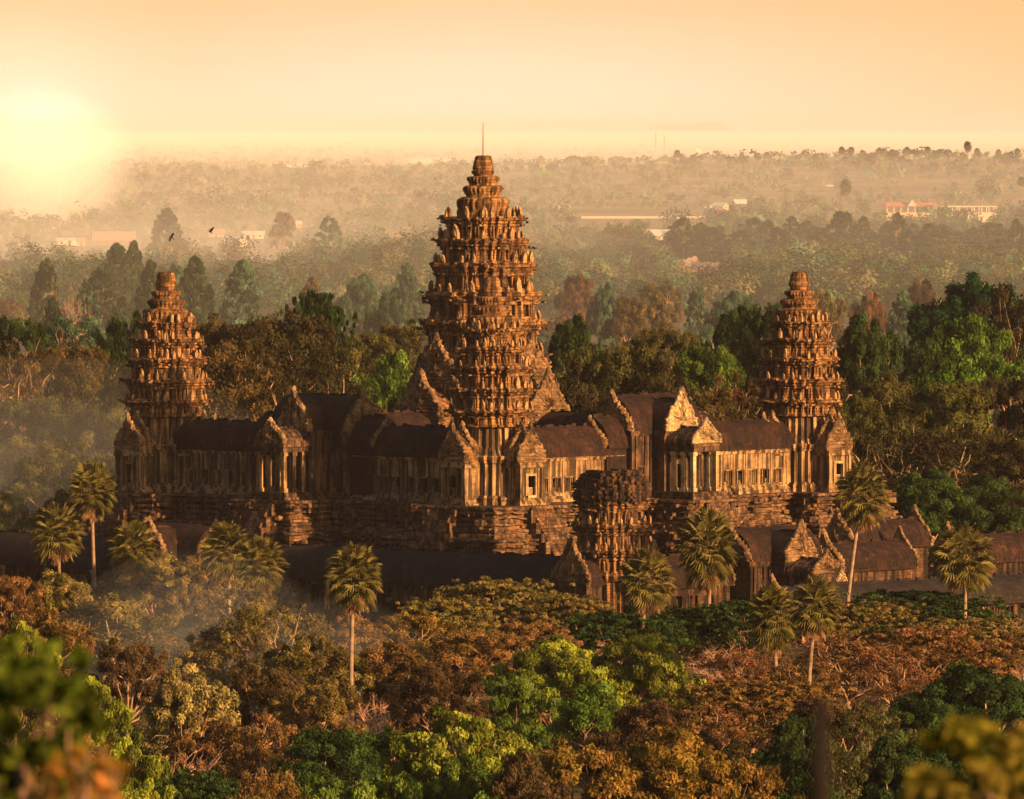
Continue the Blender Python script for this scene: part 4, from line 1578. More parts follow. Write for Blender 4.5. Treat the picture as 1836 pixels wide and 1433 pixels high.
# ---- trees behind and beside the temple
Z2 = 'behind the ruins'
BG = [
    # kind, px, top py, width, colour, depth
    ('broad', 35, 548, 130, 'dark green', 1850), ('broad', 225, 540, 125, 'dark green', 1750), ('broad', 110, 600, 170, 'brown', 1700), ('sparse', 20, 610, 160, 'rust', 1650), ('broad', 160, 640, 190, 'brown', 1560),
    ('broad', 60, 690, 210, 'olive', 1480), ('broad', 180, 710, 190, 'olive', 1400), ('round', 20, 770, 190, 'olive', 1400), ('broad', 110, 790, 210, 'olive', 1340), ('round', 20, 880, 125, 'pale olive', 1290),
    ('broad', 200, 820, 150, 'dark brown', 1330), ('sparse', 120, 560, 130, 'grey green', 1950), ('round', 300, 560, 150, 'brown', 1800), ('broad', 400, 545, 200, 'brown', 1700), ('broad', 480, 536, 250, 'dark brown', 1560),
    ('sparse', 430, 600, 230, 'brown', 1420), ('sparse', 520, 590, 230, 'dark brown', 1460), ('acacia', 568, 514, 130, 'dark green', 1700), ('broad', 590, 590, 180, 'olive', 1600), ('sparse', 380, 640, 180, 'dark brown', 1400),
    ('round', 705, 615, 150, 'green', 1480), ('round', 650, 660, 150, 'green', 1420), ('broad', 640, 580, 170, 'olive', 1800), ('broad', 720, 560, 150, 'olive', 1950), ('sparse', 580, 650, 190, 'dark brown', 1400),
    ('sparse', 480, 680, 220, 'brown', 1360), ('round', 740, 690, 120, 'dark green', 1400), ('broad', 660, 700, 180, 'dark brown', 1360),
    ('round', 1015, 562, 130, 'dark green', 1600), ('broad', 1080, 590, 210, 'olive', 1480), ('broad', 1160, 640, 190, 'dark brown', 1420), ('broad', 1040, 660, 180, 'dark brown', 1400), ('round', 1255, 596, 160, 'green', 1600),
    ('round', 1310, 545, 130, 'dark green', 1700), ('broad', 1375, 515, 140, 'dark green', 1680), ('broad', 1200, 570, 150, 'olive', 1900), ('sparse', 1310, 660, 200, 'rust', 1420), ('sparse', 1250, 690, 180, 'brown', 1400),
    ('broad', 1390, 620, 150, 'dark brown', 1500), ('round', 1550, 545, 130, 'dark green', 1700), ('broad', 1765, 468, 240, 'deep green', 1800), ('broad', 1690, 530, 170, 'deep green', 1720), ('round', 1735, 540, 190, 'green', 1640),
    ('sparse', 1810, 510, 170, 'dark brown', 1720), ('round', 1660, 590, 150, 'dark green', 1640), ('broad', 1580, 650, 190, 'olive', 1480), ('broad', 1700, 660, 240, 'olive', 1440), ('broad', 1800, 650, 200, 'dark brown', 1480),
    ('sparse', 1600, 740, 210, 'dark brown', 1370), ('sparse', 1720, 760, 230, 'dark brown', 1350), ('broad', 1820, 760, 200, 'dark brown', 1370), ('broad', 1530, 700, 150, 'olive', 1420), ('round', 1650, 840, 200, 'dark green', 1310),
    ('round', 1760, 850, 200, 'dark green', 1310), ('round', 1560, 830, 160, 'dark brown', 1320), ('sparse', 1830, 870, 170, 'dark brown', 1310), ('broad', 1440, 640, 160, 'dark brown', 1450), ('broad', 980, 640, 120, 'olive', 1560),
    ('bare', 455, 640, 210, 'pinkish', 1340), ('broad', 330, 640, 170, 'dark brown', 1450), ('broad', 250, 640, 170, 'olive', 1480), ('broad', 860, 640, 200, 'olive', 1700), ('round', 130, 870, 160, 'dark brown', 1290), ('broad', 215, 880, 130, 'olive', 1290),
]
for k, px, py, w, c, Y in BG:
    put_tree(k, px, py, w * 1.12, c, Y=Y, zone=Z2)

# ---- the misty plain: single trees one can tell apart
Z3 = 'on the plain'
MID = [
    ('cone', 82, 460, 60, 'dark green', 2650), ('cone', 210, 435, 75, 'dark green', 2900), ('cone', 185, 470, 80, 'dark green', 2700), ('cone', 300, 372, 62, 'dark green', 4300), ('cone', 350, 458, 75, 'dark green', 2600),
    ('cone', 435, 465, 80, 'grey green', 2600), ('cone', 315, 470, 60, 'grey green', 2750), ('bare', 118, 490, 70, 'pinkish', 2300), ('cone', 240, 430, 50, 'dark green', 2950), ('cone', 155, 500, 60, 'grey green', 2500),
    ('cone', 270, 465, 62, 'dark green', 2600), ('cone', 95, 530, 50, 'dark green', 2250), ('round', 505, 372, 46, 'olive', 4400), ('cone', 590, 385, 60, 'grey green', 4100), ('round', 1085, 505, 60, 'grey green', 2450),
    ('round', 1120, 520, 80, 'olive', 2350), ('cone', 1250, 510, 50, 'grey green', 2500), ('cone', 1180, 520, 60, 'olive', 2400), ('round', 1035, 480, 70, 'rust', 2700), ('cone', 730, 470, 60, 'grey green', 2650),
    ('round', 700, 505, 80, 'grey green', 2400), ('round', 640, 490, 80, 'grey green', 2600), ('cone', 560, 495, 60, 'olive', 2600), ('cone', 1620, 520, 70, 'grey green', 2300), ('round', 1650, 490, 80, 'dark brown', 2500),
    ('round', 1560, 515, 70, 'rust', 2350), ('broad', 1180, 495, 90, 'olive', 2650), ('broad', 1310, 520, 110, 'grey green', 2350), ('round', 1470, 510, 90, 'olive', 2400),
]
for k, px, py, w, c, Y in MID:
    put_tree(k, px, py, w * 1.15, c, Y=Y, zone=Z3)
# row of tall pale-trunked trees at the right
ROWX = sorted(1214 + i * 13.4 + trng.uniform(-9, 9) for i in range(48))
for i, px in enumerate(ROWX):
    py = trng.uniform(386, 432) - (6 if 1440 < px < 1620 else 0)
    put_tree('tall', px, py, trng.uniform(30, 50), trng.choice(['deep green', 'dark green', 'deep green']), Y=4250 + trng.uniform(-280, 280), zone='row',
             label='dark slender tree in the tall row on the plain, %d%s from its left end' % (i + 1, {1: 'st', 2: 'nd', 3: 'rd'}.get((i + 1) % 10 if i not in (10, 11, 12) else 0, 'th')))
# scattered individuals up to the limit, nearest first
mid_rng = random.Random(5)


CLEAR = [(205, 438, 78), (124, 440, 50), (422, 442, 36), (455, 428, 40), (530, 408, 24), (388, 425, 30), (702, 432, 24), (775, 293, 84), (528, 302, 68), (1002, 292, 44), (1008, 376, 30), (1095, 428, 28), (1165, 425, 26), (1190, 430, 60),
         (1292, 379, 26), (1326, 370, 26), (1376, 344, 16), (1275, 324, 16), (1250, 280, 22), (1455, 280, 13), (1423, 410, 26), (1493, 350, 22), (1552, 352, 30), (1620, 346, 20), (1660, 350, 66), (1818, 356, 30), (1655, 295, 28), (1390, 312, 18), (1142, 393, 220)]


def free(px, Y):
    by = HOR + CAMH * FPX / Y
    for hx, hb, hw in CLEAR:        # open yards in front of the houses
        if abs(px - hx) < hw * .55 + 4 and hb - 4 < by < hb + 5 + (hb - 232) * .13:
            return False
    if px < 620 and 452 < by < 483:
        return False
    if 1195 < px < 1320 and 474 < by < 545:
        return False
    if 1020 < px < 1290 and 384 < by < 402:
        return False
    if 1560 < px < 1800 and 378 < by < 418:
        return False
    if 160 < px < 460 and 431 < by < 447:
        return False
    return True


left = 292 - len(TREES)
cnt = 0
by = 640.0
while cnt < left:
    px = mid_rng.uniform(-10, 1846)
    Y = mid_rng.uniform(2000, 3650)
    if not free(px, Y) or (Y < 2200 and 1400 > px > 640):
        continue
    k = mid_rng.choices(['round', 'broad', 'cone', 'sparse', 'acacia'], [4, 4, 1.2, 1.2, 1])[0]
    h = mid_rng.uniform(7, 14) * (.7 if px < 620 and Y > 2900 else 1)
    c = mid_rng.choices(['olive', 'grey green', 'dark green', 'green', 'brown', 'pale olive', 'rust'], [5, 5, 3, 2, 2, 2, .8])[0]
    H0, W0 = PROTO[k][0][2:]
    Yp = (HOR + (CAMH - h) * FPX / Y)
    put_tree(k, px, Yp, (h * mid_rng.uniform(.9, 1.35)) * FPX / Y, c, Y=Y, zone=Z3)
    cnt += 1

# ---- the countless far trees: one stuff object
frng = np.random.default_rng(3)
t = NT('far_leaves')
a_ = t.n('ShaderNodeAttribute', attribute_name='leaf_colour').outputs['Color']
t_far = t.out(t.n('ShaderNodeBsdfDiffuse', {'Color': a_}).outputs[0])
FV, FC = [], []
pal = np.array([COLS['olive'], COLS['grey green'], COLS['dark green'], (.05, .085, .02), (.085, .075, .03), (.075, .08, .03), COLS['dark green'], (.03, .075, .045), COLS['grey green'], (.05, .09, .035)])


SCRUB = np.array([COLS['olive'], COLS['brown'], COLS['dark brown'], (.03, .045, .012), COLS['brown'], (.09, .065, .02)])


def far_tree(x, y, h, w, nq, pal=pal, size=.085):
    k = max(4, nq // 22)
    d = unit_rand(frng, k)
    d[:, 2] = np.abs(d[:, 2]) * 1.0
    cen = d * (.75 + .25 * frng.random((k, 1))) * np.array([w * .42, w * .42, h * .58]) + np.array([0, 0, h * .36])
    idx = frng.integers(0, k, nq)
    p = cen[idx] + unit_rand(frng, nq) * w * .16 * (.4 + .6 * frng.random((nq, 1)))
    p[:, 2] = np.clip(p[:, 2], 0.2, h * 1.05)
    oc_ = p - np.array([0, 0, h * .35])
    oc_ = oc_ / (np.linalg.norm(oc_, axis=1, keepdims=True) + 1e-6)
    n = unit_rand(frng, nq) * .55 + d[idx] * .5 + oc_ * .9
    n /= np.linalg.norm(n, axis=1, keepdims=True)
    a = np.cross(n, unit_rand(frng, nq))
    a /= np.linalg.norm(a, axis=1, keepdims=True) + 1e-9
    b = np.cross(n, a)
    s = min(w * size * (60 / nq) ** .3, max(.22, .8 * y / 4000.0)) * (.6 + .8 * frng.random((nq, 1)))
    o = np.array([x, y, ground_z(x, y)])
    FV.append((np.stack([p - a * s, p - b * s * .6, p + a * s, p + b * s * .6], 1) + o).reshape(-1, 3))
    c = pal[frng.integers(0, len(pal))] * frng.uniform(.45, 1.5)
    FC.append(np.repeat(c[None, :], nq, 0) * (.5 + frng.random(k)[idx] * .9)[:, None])


n_far = 0
while n_far < 11200:
    by = HOR + 8 + (frng.random() ** 1.1) * 330
    Y = CAMH * FPX / (by - HOR)
    px = frng.uniform(-330, 2170)
    if Y < 1950 or Y > 70000 or not free(px, Y) or (Y < 2300 and 640 < px < 1400):
        continue
    x = (px - CX) * Y / FPX
    dn = mnoise.noise(Vector((x / 90.0, Y / 420.0, 2.0))) + .6 * mnoise.noise(Vector((x / 35.0, Y / 160.0, 5.0)))
    if dn < -.28 and frng.random() < .85:
        continue
    h = (4.5 + 11 * frng.random() ** 1.7) * (1.0 + (max(0, dn) * .9 if Y < 8000 else 0))
    if 2600 < Y < 8000 and frng.random() < .10:
        h = min(20, h * 1.6)
    w = h * frng.uniform(.8, 1.6) * (1 if Y < 9000 else 1.8)
    if px < 620 and 482 < by < 545 and frng.random() < .72:
        h = max(2.5, min(h, CAMH - 236 * Y / FPX))
        w = min(w, h * 1.8)
    ci = int(np.clip((mnoise.noise(Vector((x / 60.0, Y / 300.0, 9.0))) * .7 + .5) * 10 + frng.normal() * 1.6, 0, 9))
    far_tree(x, Y, h, w, 700 if Y < 3000 else 420 if Y < 4600 else 150 if Y < 6000 else 80 if Y < 12000 else 40, pal[ci:ci + 1], .072)
    n_far += 1
fv = np.concatenate(FV)
fm = mesh_np('distant_woods', fv, np.arange(len(fv)).reshape(-1, 4), t_far)
ca = fm.attributes.new('leaf_colour', 'FLOAT_COLOR', 'FACE')
fc = np.concatenate(FC)
ca.data.foreach_set('color', np.concatenate([fc, np.ones((len(fc), 1))], 1).astype(np.float32).ravel())
tag(link('distant_woods', fm), 'hazy woods spreading over the plain to the horizon', kind='stuff')

# wooded rise on the horizon
mb = MB()
prof = [(-74, -2), (-66, 2), (-58, 5), (-48, 8), (-40, 10.5), (-30, 9.5), (-15, 10), (0, 11), (20, 10.5), (38, 12.5), (50, 13), (60, 11.5), (66, 8), (72, 2), (76, -2)]
Yh = 280000.0
rows = []
for j, (dy, k) in enumerate(((-3500, 0.0), (-1500, .8), (0, 1.0), (1500, .8), (3500, 0.0))):
    rows.append([((1232 + px - CX) * Yh / FPX, Yh + dy, max(-1, (CAMH + pz * Yh / FPX) * k * (1 + .05 * math.sin(px * 1.7))) if k else -1) for px, pz in prof])
n = len(prof)
mb.add([p for r in rows for p in r], [(j * n + i, j * n + i + 1, (j + 1) * n + i + 1, (j + 1) * n + i) for j in range(4) for i in range(n - 1)])
tag(mb.build('hill', plain('wooded_hill', (.05, .05, .025), 1, .5, .01), None, True), 'low wooded rise on the horizon right of the central tower', kind='structure')

# ---- sugar palms on the horizon at the right
for i, (px, pyc, w, by, Y) in enumerate(((1509, 266, 15, 290, 11500), (1526, 266, 15, 290, 11500), (1547, 272, 15, 295, 11500), (1577, 270, 17, 296, 11500), (1600, 272, 18, 300, 11500), (1626, 268, 19, 296, 11500), (1663, 266, 15, 290, 11500), (1735, 259, 18, 290, 11500),
                                         (1752, 268, 14, 292, 11500), (1790, 270, 14, 292, 11500), (1824, 269, 15, 292, 11500), (1516, 332, 27, 380, 6300), (1762, 338, 17, 360, 7000), (1832, 322, 20, 350, 7000), (1214, 272, 15, 296, 11500), (1222, 278, 12, 296, 11500), (1306, 282, 12, 300, 11500), (1329, 280, 12, 300, 11500), (1375, 276, 16, 300, 11500))):
    put_palm(px, pyc + 4, w * .8, px, by + 20, Y, i, None, True, (.06, .07, .03))
# ------------------------------------------------------------------ houses and other things on the plain
WALLC = {k: plain('wall_' + k, v, .9, .12, .2) for k, v in {'cream': (.46, .33, .22), 'pink': (.40, .22, .15), 'white': (.36, .30, .23), 'wood': (.14, .08, .045), 'ochre': (.42, .27, .15)}.items()}
ROOFC = {k: plain('roofing_' + k, v, .8, .15, .2) for k, v in {'red': (.36, .12, .065), 'grey': (.36, .33, .30), 'white': (.42, .35, .27), 'tan': (.34, .20, .13), 'rust': (.26, .13, .08), 'green': (.25, .32, .26)}.items()}
M_HOLE = plain('dark_opening', (.03, .025, .02), 1)


def house(px, by, wpx, label, wallc='cream', roofc='red', depth=9.0, wh=3.2, rh=2.6, kind='gable', rz=0.0, name='house', cat='house', ov=.9, nwin=3, door=True, Y=None):
    Y = Y or CAMH * FPX / (by - HOR)
    w = wpx * Y / FPX
    p = at(px, by, Y)
    root = empty(name, (p.x, Y, max(0.0, 0.0)), rz, label, cat, 'houses on the misty plain')
    hw = w / 2 - ov
    hd = depth / 2
    mb = MB()
    ops = []
    if nwin:
        for i in range(nwin):
            c = -hw + 2 * hw * (i + .5) / nwin
            ops.append((c - .7, c + .7, (0.05 if (door and i == nwin // 2) else 1.0), 2.3))
    wall(mb, -hw, hw, 0, wh, -hd, -hd + .25, ops)
    mb.box(-hw, hw, hd - .25, hd, 0, wh)
    for sx in (-1, 1):
        mb.box(*sorted((sx * (hw - .25), sx * hw)), -hd + .25, hd - .25, 0, wh)
    if kind == 'gable' and rh:
        for sx in (-1, 1):
            x0, x1 = sorted((sx * (hw - .25), sx * hw))
            mb.add([(x0, -hd, wh), (x0, hd, wh), (x0, 0, wh + rh * .95), (x1, -hd, wh), (x1, hd, wh), (x1, 0, wh + rh * .95)],
                   [(0, 2, 1), (3, 4, 5), (0, 3, 5, 2), (2, 5, 4, 1), (0, 1, 4, 3)])
    mb.build('wall', WALLC[wallc], root)
    for a, b, za, zb in ops:
        f = MB()
        for x0, x1, z0, z1 in ((a, a + .12, za, zb), (b - .12, b, za, zb), (a + .12, b - .12, zb - .12, zb), (a + .12, b - .12, za, za + .1)):
            f.box(x0, x1, -hd - .06, -hd + .2, z0, z1)
        f.box(a + .12, b - .12, -hd + .1, -hd + .18, za + .1, zb - .12)
        f.build('door' if za < .5 else 'window', M_HOLE, root)
    mb = MB()
    th = .18
    if kind == 'gable':
        for sy in (-1, 1):
            e = (sy * (hd + ov), wh - rh * ov / hd)
            vs = []
            for x in (-hw - ov, hw + ov):
                vs += [(x, e[0], e[1]), (x, 0, wh + rh), (x, 0, wh + rh + th), (x, e[0], e[1] + th)]
            mb.add(vs, [(0, 1, 2, 3), (7, 6, 5, 4), (0, 4, 5, 1), (1, 5, 6, 2), (2, 6, 7, 3), (3, 7, 4, 0)])
    elif kind == 'hip':
        rl = max(.5, hw + ov - hd * .8)
        vs = [(-hw - ov, -hd - ov, wh - .3), (hw + ov, -hd - ov, wh - .3), (hw + ov, hd + ov, wh - .3), (-hw - ov, hd + ov, wh - .3), (-rl, 0, wh + rh), (rl, 0, wh + rh)]
        mb.add(vs, [(3, 2, 1, 0), (0, 1, 5, 4), (1, 2, 5), (2, 3, 4, 5), (3, 0, 4)])
        mb.box(-rl, rl, -.15, .15, wh + rh - .05, wh + rh + .18)
    else:
        mb.add([(-hw - ov, -hd - ov, wh), (hw + ov, -hd - ov, wh), (hw + ov, hd + ov, wh + rh), (-hw - ov, hd + ov, wh + rh), (-hw - ov, -hd - ov, wh + th), (hw + ov, -hd - ov, wh + th), (hw + ov, hd + ov, wh + rh + th), (-hw - ov, hd + ov, wh + rh + th)],
               [(3, 2, 1, 0), (4, 5, 6, 7), (0, 1, 5, 4), (1, 2, 6, 5), (2, 3, 7, 6), (3, 0, 4, 7)])
    mb.build('roof', ROOFC[roofc], root)
    return root


house(205, 438, 78, 'long red-roofed house left of the flying birds', 'wood', 'red', 12, 3.2, 4.0, ov=1.5, nwin=5)
house(124, 440, 50, 'low house with pale shed roof at the left below the sun glow', 'cream', 'white', 9, 2.6, 1.6, 'shed', .2)
house(146, 441, 18, 'tiny pink house beside the low pale-roofed house at the left', 'pink', 'red', 6, 2.6, 1.8, nwin=1)
house(20, 432, 40, 'pale house at the left edge under the sun glow', 'white', 'white', 9, 2.8, 2.0)
house(388, 425, 30, 'small red-gabled house right behind the right-hand bird', 'pink', 'red', 9, 2.6, 2.2)
house(422, 442, 36, 'grey-roofed barn right of and below the birds', 'cream', 'grey', 10, 3.0, 2.6, rz=-.5)
house(455, 428, 40, 'pale-roofed house between the barn and the fence posts', 'cream', 'white', 9, 2.6, 2.0)
house(530, 408, 24, 'pinkish far house above the row of fence posts', 'pink', 'white', 8, 2.6, 1.8)
house(702, 432, 24, 'small house with pink roof left of the central tower', 'wood', 'red', 8, 2.6, 2.4, rz=.8)
house(775, 293, 84, 'long white warehouse far left of the central tower tip', 'white', 'white', 24, 7, 4, nwin=8, name='warehouse', cat='warehouse')
house(528, 302, 68, 'long low white shed far away between the sun glow and the central tower', 'white', 'white', 20, 6, 3, nwin=7, name='warehouse', cat='warehouse')
house(372, 307, 16, 'tiny white house in the far haze left of the long low shed', 'white', 'white', 10, 4, 3, nwin=2)
house(305, 296, 12, 'tiniest white house in the far haze near the sun glow', 'white', 'white', 10, 4, 3, nwin=2)
house(1002, 292, 44, 'hazy white hall right of the central tower tip', 'white', 'white', 16, 6, 4, nwin=4)
house(1008, 376, 30, 'pale-roofed house right of the upper central tower', 'cream', 'white', 9, 2.8, 2.2)
house(1095, 428, 28, 'red-gabled house with pale side roof in the plain right of the central tower', 'pink', 'red', 9, 2.8, 3.2, rz=.7)
house(1165, 425, 26, 'low pink-roofed house next to a long grey shed', 'cream', 'red', 9, 2.6, 2.2)
house(1190, 430, 60, 'long grey-blue metal shed left of the tall tree row', 'cream', 'grey', 12, 3, 3.0, rz=.5)
house(1292, 379, 26, 'peach house with green-grey roof above the tall tree row', 'pink', 'green', 9, 4.6, 2.6, rz=-.5)
house(1272, 378, 18, 'lower annexe touching the peach house', 'wood', 'grey', 7, 2.8, 1.6)
house(1326, 370, 26, 'brown house with pale gable roof right of the peach house', 'wood', 'white', 9, 3.0, 2.8, rz=.4)
house(1376, 344, 16, 'small pale-roofed pink house upper right of the brown house', 'pink', 'white', 9, 3.4, 2.8, nwin=2)
house(1275, 324, 16, 'small house with orange-red roof among far trees', 'pink', 'red', 9, 3, 3, nwin=2)
house(1258, 488, 86, 'big hip-roofed tan house in front of the tall tree row', 'pink', 'tan', 15, 3.0, 4.6, 'hip', ov=1.6, nwin=6)
house(1250, 280, 22, 'pale steep-roofed pagoda hall near the horizon', 'cream', 'white', 14, 7, 12, rz=1.2, nwin=2, name='pagoda', cat='pagoda')
house(1455, 280, 13, 'bright narrow steep-gabled pagoda near the horizon at the right', 'white', 'white', 10, 6, 14, rz=1.4, nwin=1, name='pagoda', cat='pagoda')
house(1423, 410, 26, 'pale-roofed house at the left top of the tall tree row', 'cream', 'white', 8, 3, 2.6)
house(1493, 350, 22, 'tall peach house beside the round-headed far palm', 'cream', 'white', 9, 7.5, 2.6, nwin=2)
house(1552, 352, 30, 'low peach house right of the round-headed far palm', 'pink', 'white', 8, 3.2, 2.2)
house(1620, 346, 20, 'small round-topped pinkish house behind the red-roofed hall', 'pink', 'rust', 9, 5, 3, 'hip', nwin=2)
house(1660, 350, 66, 'long pale-roofed shed behind the red-roofed hall', 'cream', 'white', 12, 3.5, 2.5, nwin=5)
house(1740, 356, 18, 'small tan house behind the unfinished building', 'cream', 'tan', 8, 3, 2.4, nwin=2)
house(1818, 356, 30, 'red-roofed house at the right edge of the plain', 'pink', 'red', 9, 3.4, 2.6)
house(1655, 295, 28, 'orange-roofed far house under the horizon palms', 'ochre', 'tan', 12, 5, 4)
house(1620, 290, 18, 'small peach far house left of the orange-roofed one', 'cream', 'tan', 10, 4, 4, nwin=2)
house(1390, 312, 18, 'small red far house among trees above the tall tree row', 'pink', 'red', 9, 3, 3, nwin=2)


def storeyed(px, by, wpx, label, roof, Y):
    """two-storey concrete building, upper floor an open gallery of columns"""
    w = wpx * Y / FPX
    p = at(px, by, Y)
    root = empty('concrete_building', (p.x, Y, 0), 0.12, label, 'building', 'two big buildings on the plain')
    mb = MB()
    ops = [(-w / 2 + w * f - .9, -w / 2 + w * f + .9, 1.2, 4.2) for f in (.12, .26, .4, .56, .7, .86)]
    wall(mb, -w / 2, w / 2, 0, 7.2, -6, -5.6, ops)
    mb.box(-w / 2, w / 2, 5.6, 6, 0, 7.2)
    for sx in (-1, 1):
        mb.box(*sorted((sx * (w / 2 - .4), sx * w / 2)), -5.6, 5.6, 0, 7.2)
    mb.box(-w / 2 + .4, w / 2 - .4, -5.6, 5.6, 6.8, 7.1)
    mb.build('wall', WALLC['ochre' if roof else 'cream'], root)
    for a, b, za, zb in ops:
        f = MB()
        f.box(a, b, -5.75, -5.65, za, zb)
        f.box(a - .15, b + .15, -6.1, -5.99, zb, zb + .2)
        f.build('window', M_HOLE, root)
    n = 8
    for i in range(n):
        x = -w / 2 + .6 + (w - 1.2) * i / (n - 1)
        for y in (-5.5, 5.2):
            cb = MB()
            cb.box(x - .3, x + .3, y - .3, y + .3, 7.2, 11.4)
            cb.box(x - .4, x + .4, y - .4, y + .4, 7.2, 7.5)
            cb.build('column', WALLC['cream'], root)
    mb = MB()
    mb.box(-w / 2, w / 2, -5.9, -5.2, 11.4, 12.0)
    mb.box(-w / 2, w / 2, 4.9, 5.6, 11.4, 12.0)
    mb.build('beam', WALLC['cream'], root)
    if roof:
        mb = MB()
        hw = w / 2 + 2.0
        mb.add([(-hw, -8, 11.7), (hw, -8, 11.7), (hw, 8, 11.7), (-hw, 8, 11.7), (-hw * .82, 0, 14.6), (hw * .82, 0, 14.6)], [(3, 2, 1, 0), (0, 1, 5, 4), (1, 2, 5), (2, 3, 4, 5), (3, 0, 4)])
        mb.build('roof', ROOFC['red'], root)
        g = MB()
        g.add([(-3.4, -8.6, 11.8), (3.4, -8.6, 11.8), (0, -8.6, 16.6), (-3.4, -4, 11.8), (3.4, -4, 11.8), (0, -4, 16.6)], [(0, 1, 2), (3, 5, 4), (0, 2, 5, 3), (1, 4, 5, 2), (0, 3, 4, 1)])
        g.build('gable', WALLC['white'], root)


storeyed(1632, 398, 92, 'two-storey hall with red roof and open upper columns', True, 6450.0)
storeyed(1738, 398, 96, 'unfinished two-storey building with bare roofless columns', False, 6450.0)

# long pale wall along a road
Y = CAMH * FPX / (393 - HOR)
mb = MB()
for i in range(28):
    x0 = at(1042 + i * 8, 393, Y).x
    x1 = at(1042 + i * 8 + 7.4, 393, Y).x
    mb.box(x0, x1, -.15, .15, 0, 2.2)
    mb.box(x1, x1 + .25, -.25, .25, 0, 2.6)
o = mb.build('boundary_wall', WALLC['white'])
o.location.y = Y
tag(o, 'long low whitish boundary wall across the plain right of the central tower', 'wall')


def post(px, py0, py1, label, r=.35, group='pale posts and masts on the plain', name='pale_post', cat='post'):
    Y = CAMH * FPX / (py1 - HOR)
    b, tp = at(px, py1, Y), at(px, py0, Y)
    mb = MB()
    h = tp.z
    mb.tube([(0, 0, 0), (0, 0, h * .5), (0, 0, h)], [r, r * .9, r * .7], 8)
    mb.tube([(0, 0, 0), (0, 0, r * 2)], [r * 1.6, r * 1.5], 8)
    mb.tube([(0, 0, h), (0, 0, h + r)], [r * .85, r * .2], 8)
    o = mb.build(name, WALLC['white'])
    o.location = (b.x, Y, 0)
    tag(o, label, cat, group)


post(1176, 240, 296, 'left of two tall white masts below the horizon', 1.0, name='mast', cat='mast')
post(1191, 243, 300, 'right of two tall white masts below the horizon', 1.0, name='mast', cat='mast')
post(981, 460, 490, 'pale post right beside the central tower, halfway up')
post(1335, 500, 520, 'short pale post left of the right corner tower')
post(1594, 504, 524, 'short pale post right of the right corner tower')
post(1081, 406, 425, 'short white post left of the red-gabled house')
post(56, 478, 492, 'short pale post at the far left edge of the field')
for i in range(5):
    post(491 + i * 12, 434, 446, 'slim whitish fence post, number %s from the left in a row of five' % ('one', 'two', 'three', 'four', 'five')[i], .3, 'row of whitish fence posts', 'fence_post', 'fence post')

# ---- two birds
def bird(px, py, Y, size, a, fold, label):
    mb = MB()
    mb.tube([(0, -.32, 0), (0, -.2, .01), (0, 0, .02), (0, .2, .02), (0, .3, .03), (0, .38, .02)], [.015, .06, .085, .06, .045, .008], 8)
    mb.add([(-.03, -.25, 0), (.03, -.25, 0), (.10, -.52, 0), (0, -.48, .0), (-.10, -.52, 0), (0, -.35, .025)], [(0, 1, 5), (1, 2, 5), (2, 3, 5), (3, 4, 5), (4, 0, 5), (0, 4, 3, 2, 1)])
    body = mb.mesh('bird', M_BIRD)
    o = link('bird', body)
    for s in (-1, 1):
        wv = [(s * .05, .14, .03), (s * .30, .20, .10 + fold), (s * .55, .10, .16 + fold * 1.6), (s * .78, -.06, .18 + fold * 2.0), (s * .60, -.10, .15 + fold * 1.5), (s * .50, -.16, .12 + fold * 1.4), (s * .30, -.14, .07 + fold), (s * .05, -.12, .02)]
        vs = wv + [(x, y, z - .02) for x, y, z in wv]
        n = len(wv)
        fs = [tuple(range(n)), tuple(range(n, 2 * n))[::-1]] + [(i, n + i, n + (i + 1) % n, (i + 1) % n) for i in range(n)]
        w = MB()
        w.add(vs, fs)
        w.build('wing', M_BIRD, o)
    o.location = at(px, py, Y)
    o.rotation_euler = a
    o.scale = (size,) * 3
    tag(o, label, 'bird', 'birds in flight')


M_BIRD = plain('dark_feathers', (.02, .016, .014), .9)
bird(307, 426, 900, .72, (R(70), R(-60), R(20)), .10, 'dark bird diving with wings spread steeply, the left one of two')
bird(377, 416, 900, .70, (R(35), R(-10), R(80)), .30, 'dark bird flying level with raised wings, the right one of two')

# ------------------------------------------------------------------ branches close to the camera (out of focus)
def near_bush(name, px, py, wpx, hpx, Y, n, col, label, seed, leaf=.055):
    rng = np.random.default_rng(seed)
    c = at(px, py, Y)
    s = Y / FPX
    gz = ground_z(c.x, Y)
    k = 90
    cen = rng.uniform(-1, 1, size=(k * 4, 3))
    keep = np.array([mnoise.noise(Vector((p[0] * 2.1 + seed, p[1] * 1.3, p[2] * 2.3))) > .02 for p in cen]) & ((cen[:, 0] ** 2 + np.maximum(cen[:, 2], 0) ** 2) < rng.uniform(.6, 1.15, size=k * 4))
    cen = cen[keep][:k] * np.array([wpx * s / 2, .8, hpx * s / 2])
    k = len(cen)
    v, q, t_ = leaves(rng, cen, np.full(k, .10), n // k, leaf, .9, 0, None, .2)
    root = empty(name, (c.x, Y, gz), 0, label, 'tree')
    o = link('crown', mesh_np('near_crown', v, q, M_LEAF, t_), root, col)
    o.location = (0, 0, c.z - gz)
    mb = MB()
    hz_ = c.z - gz
    mb.tube([(.3, .2, -.5), (.2, .1, hz_ * .5), (0, 0, hz_ - .1)], [.16, .12, .05], 7)
    for i in range(min(24, k)):
        e = cen[i] + np.array([0, 0, hz_])
        mb.tube(limb_path(rng, (0.05, 0, hz_ * .8), e, 4, .08), [.04, .03, .022, .014, .008], 5)
    mb.build('trunk', M_BARK, root, True)


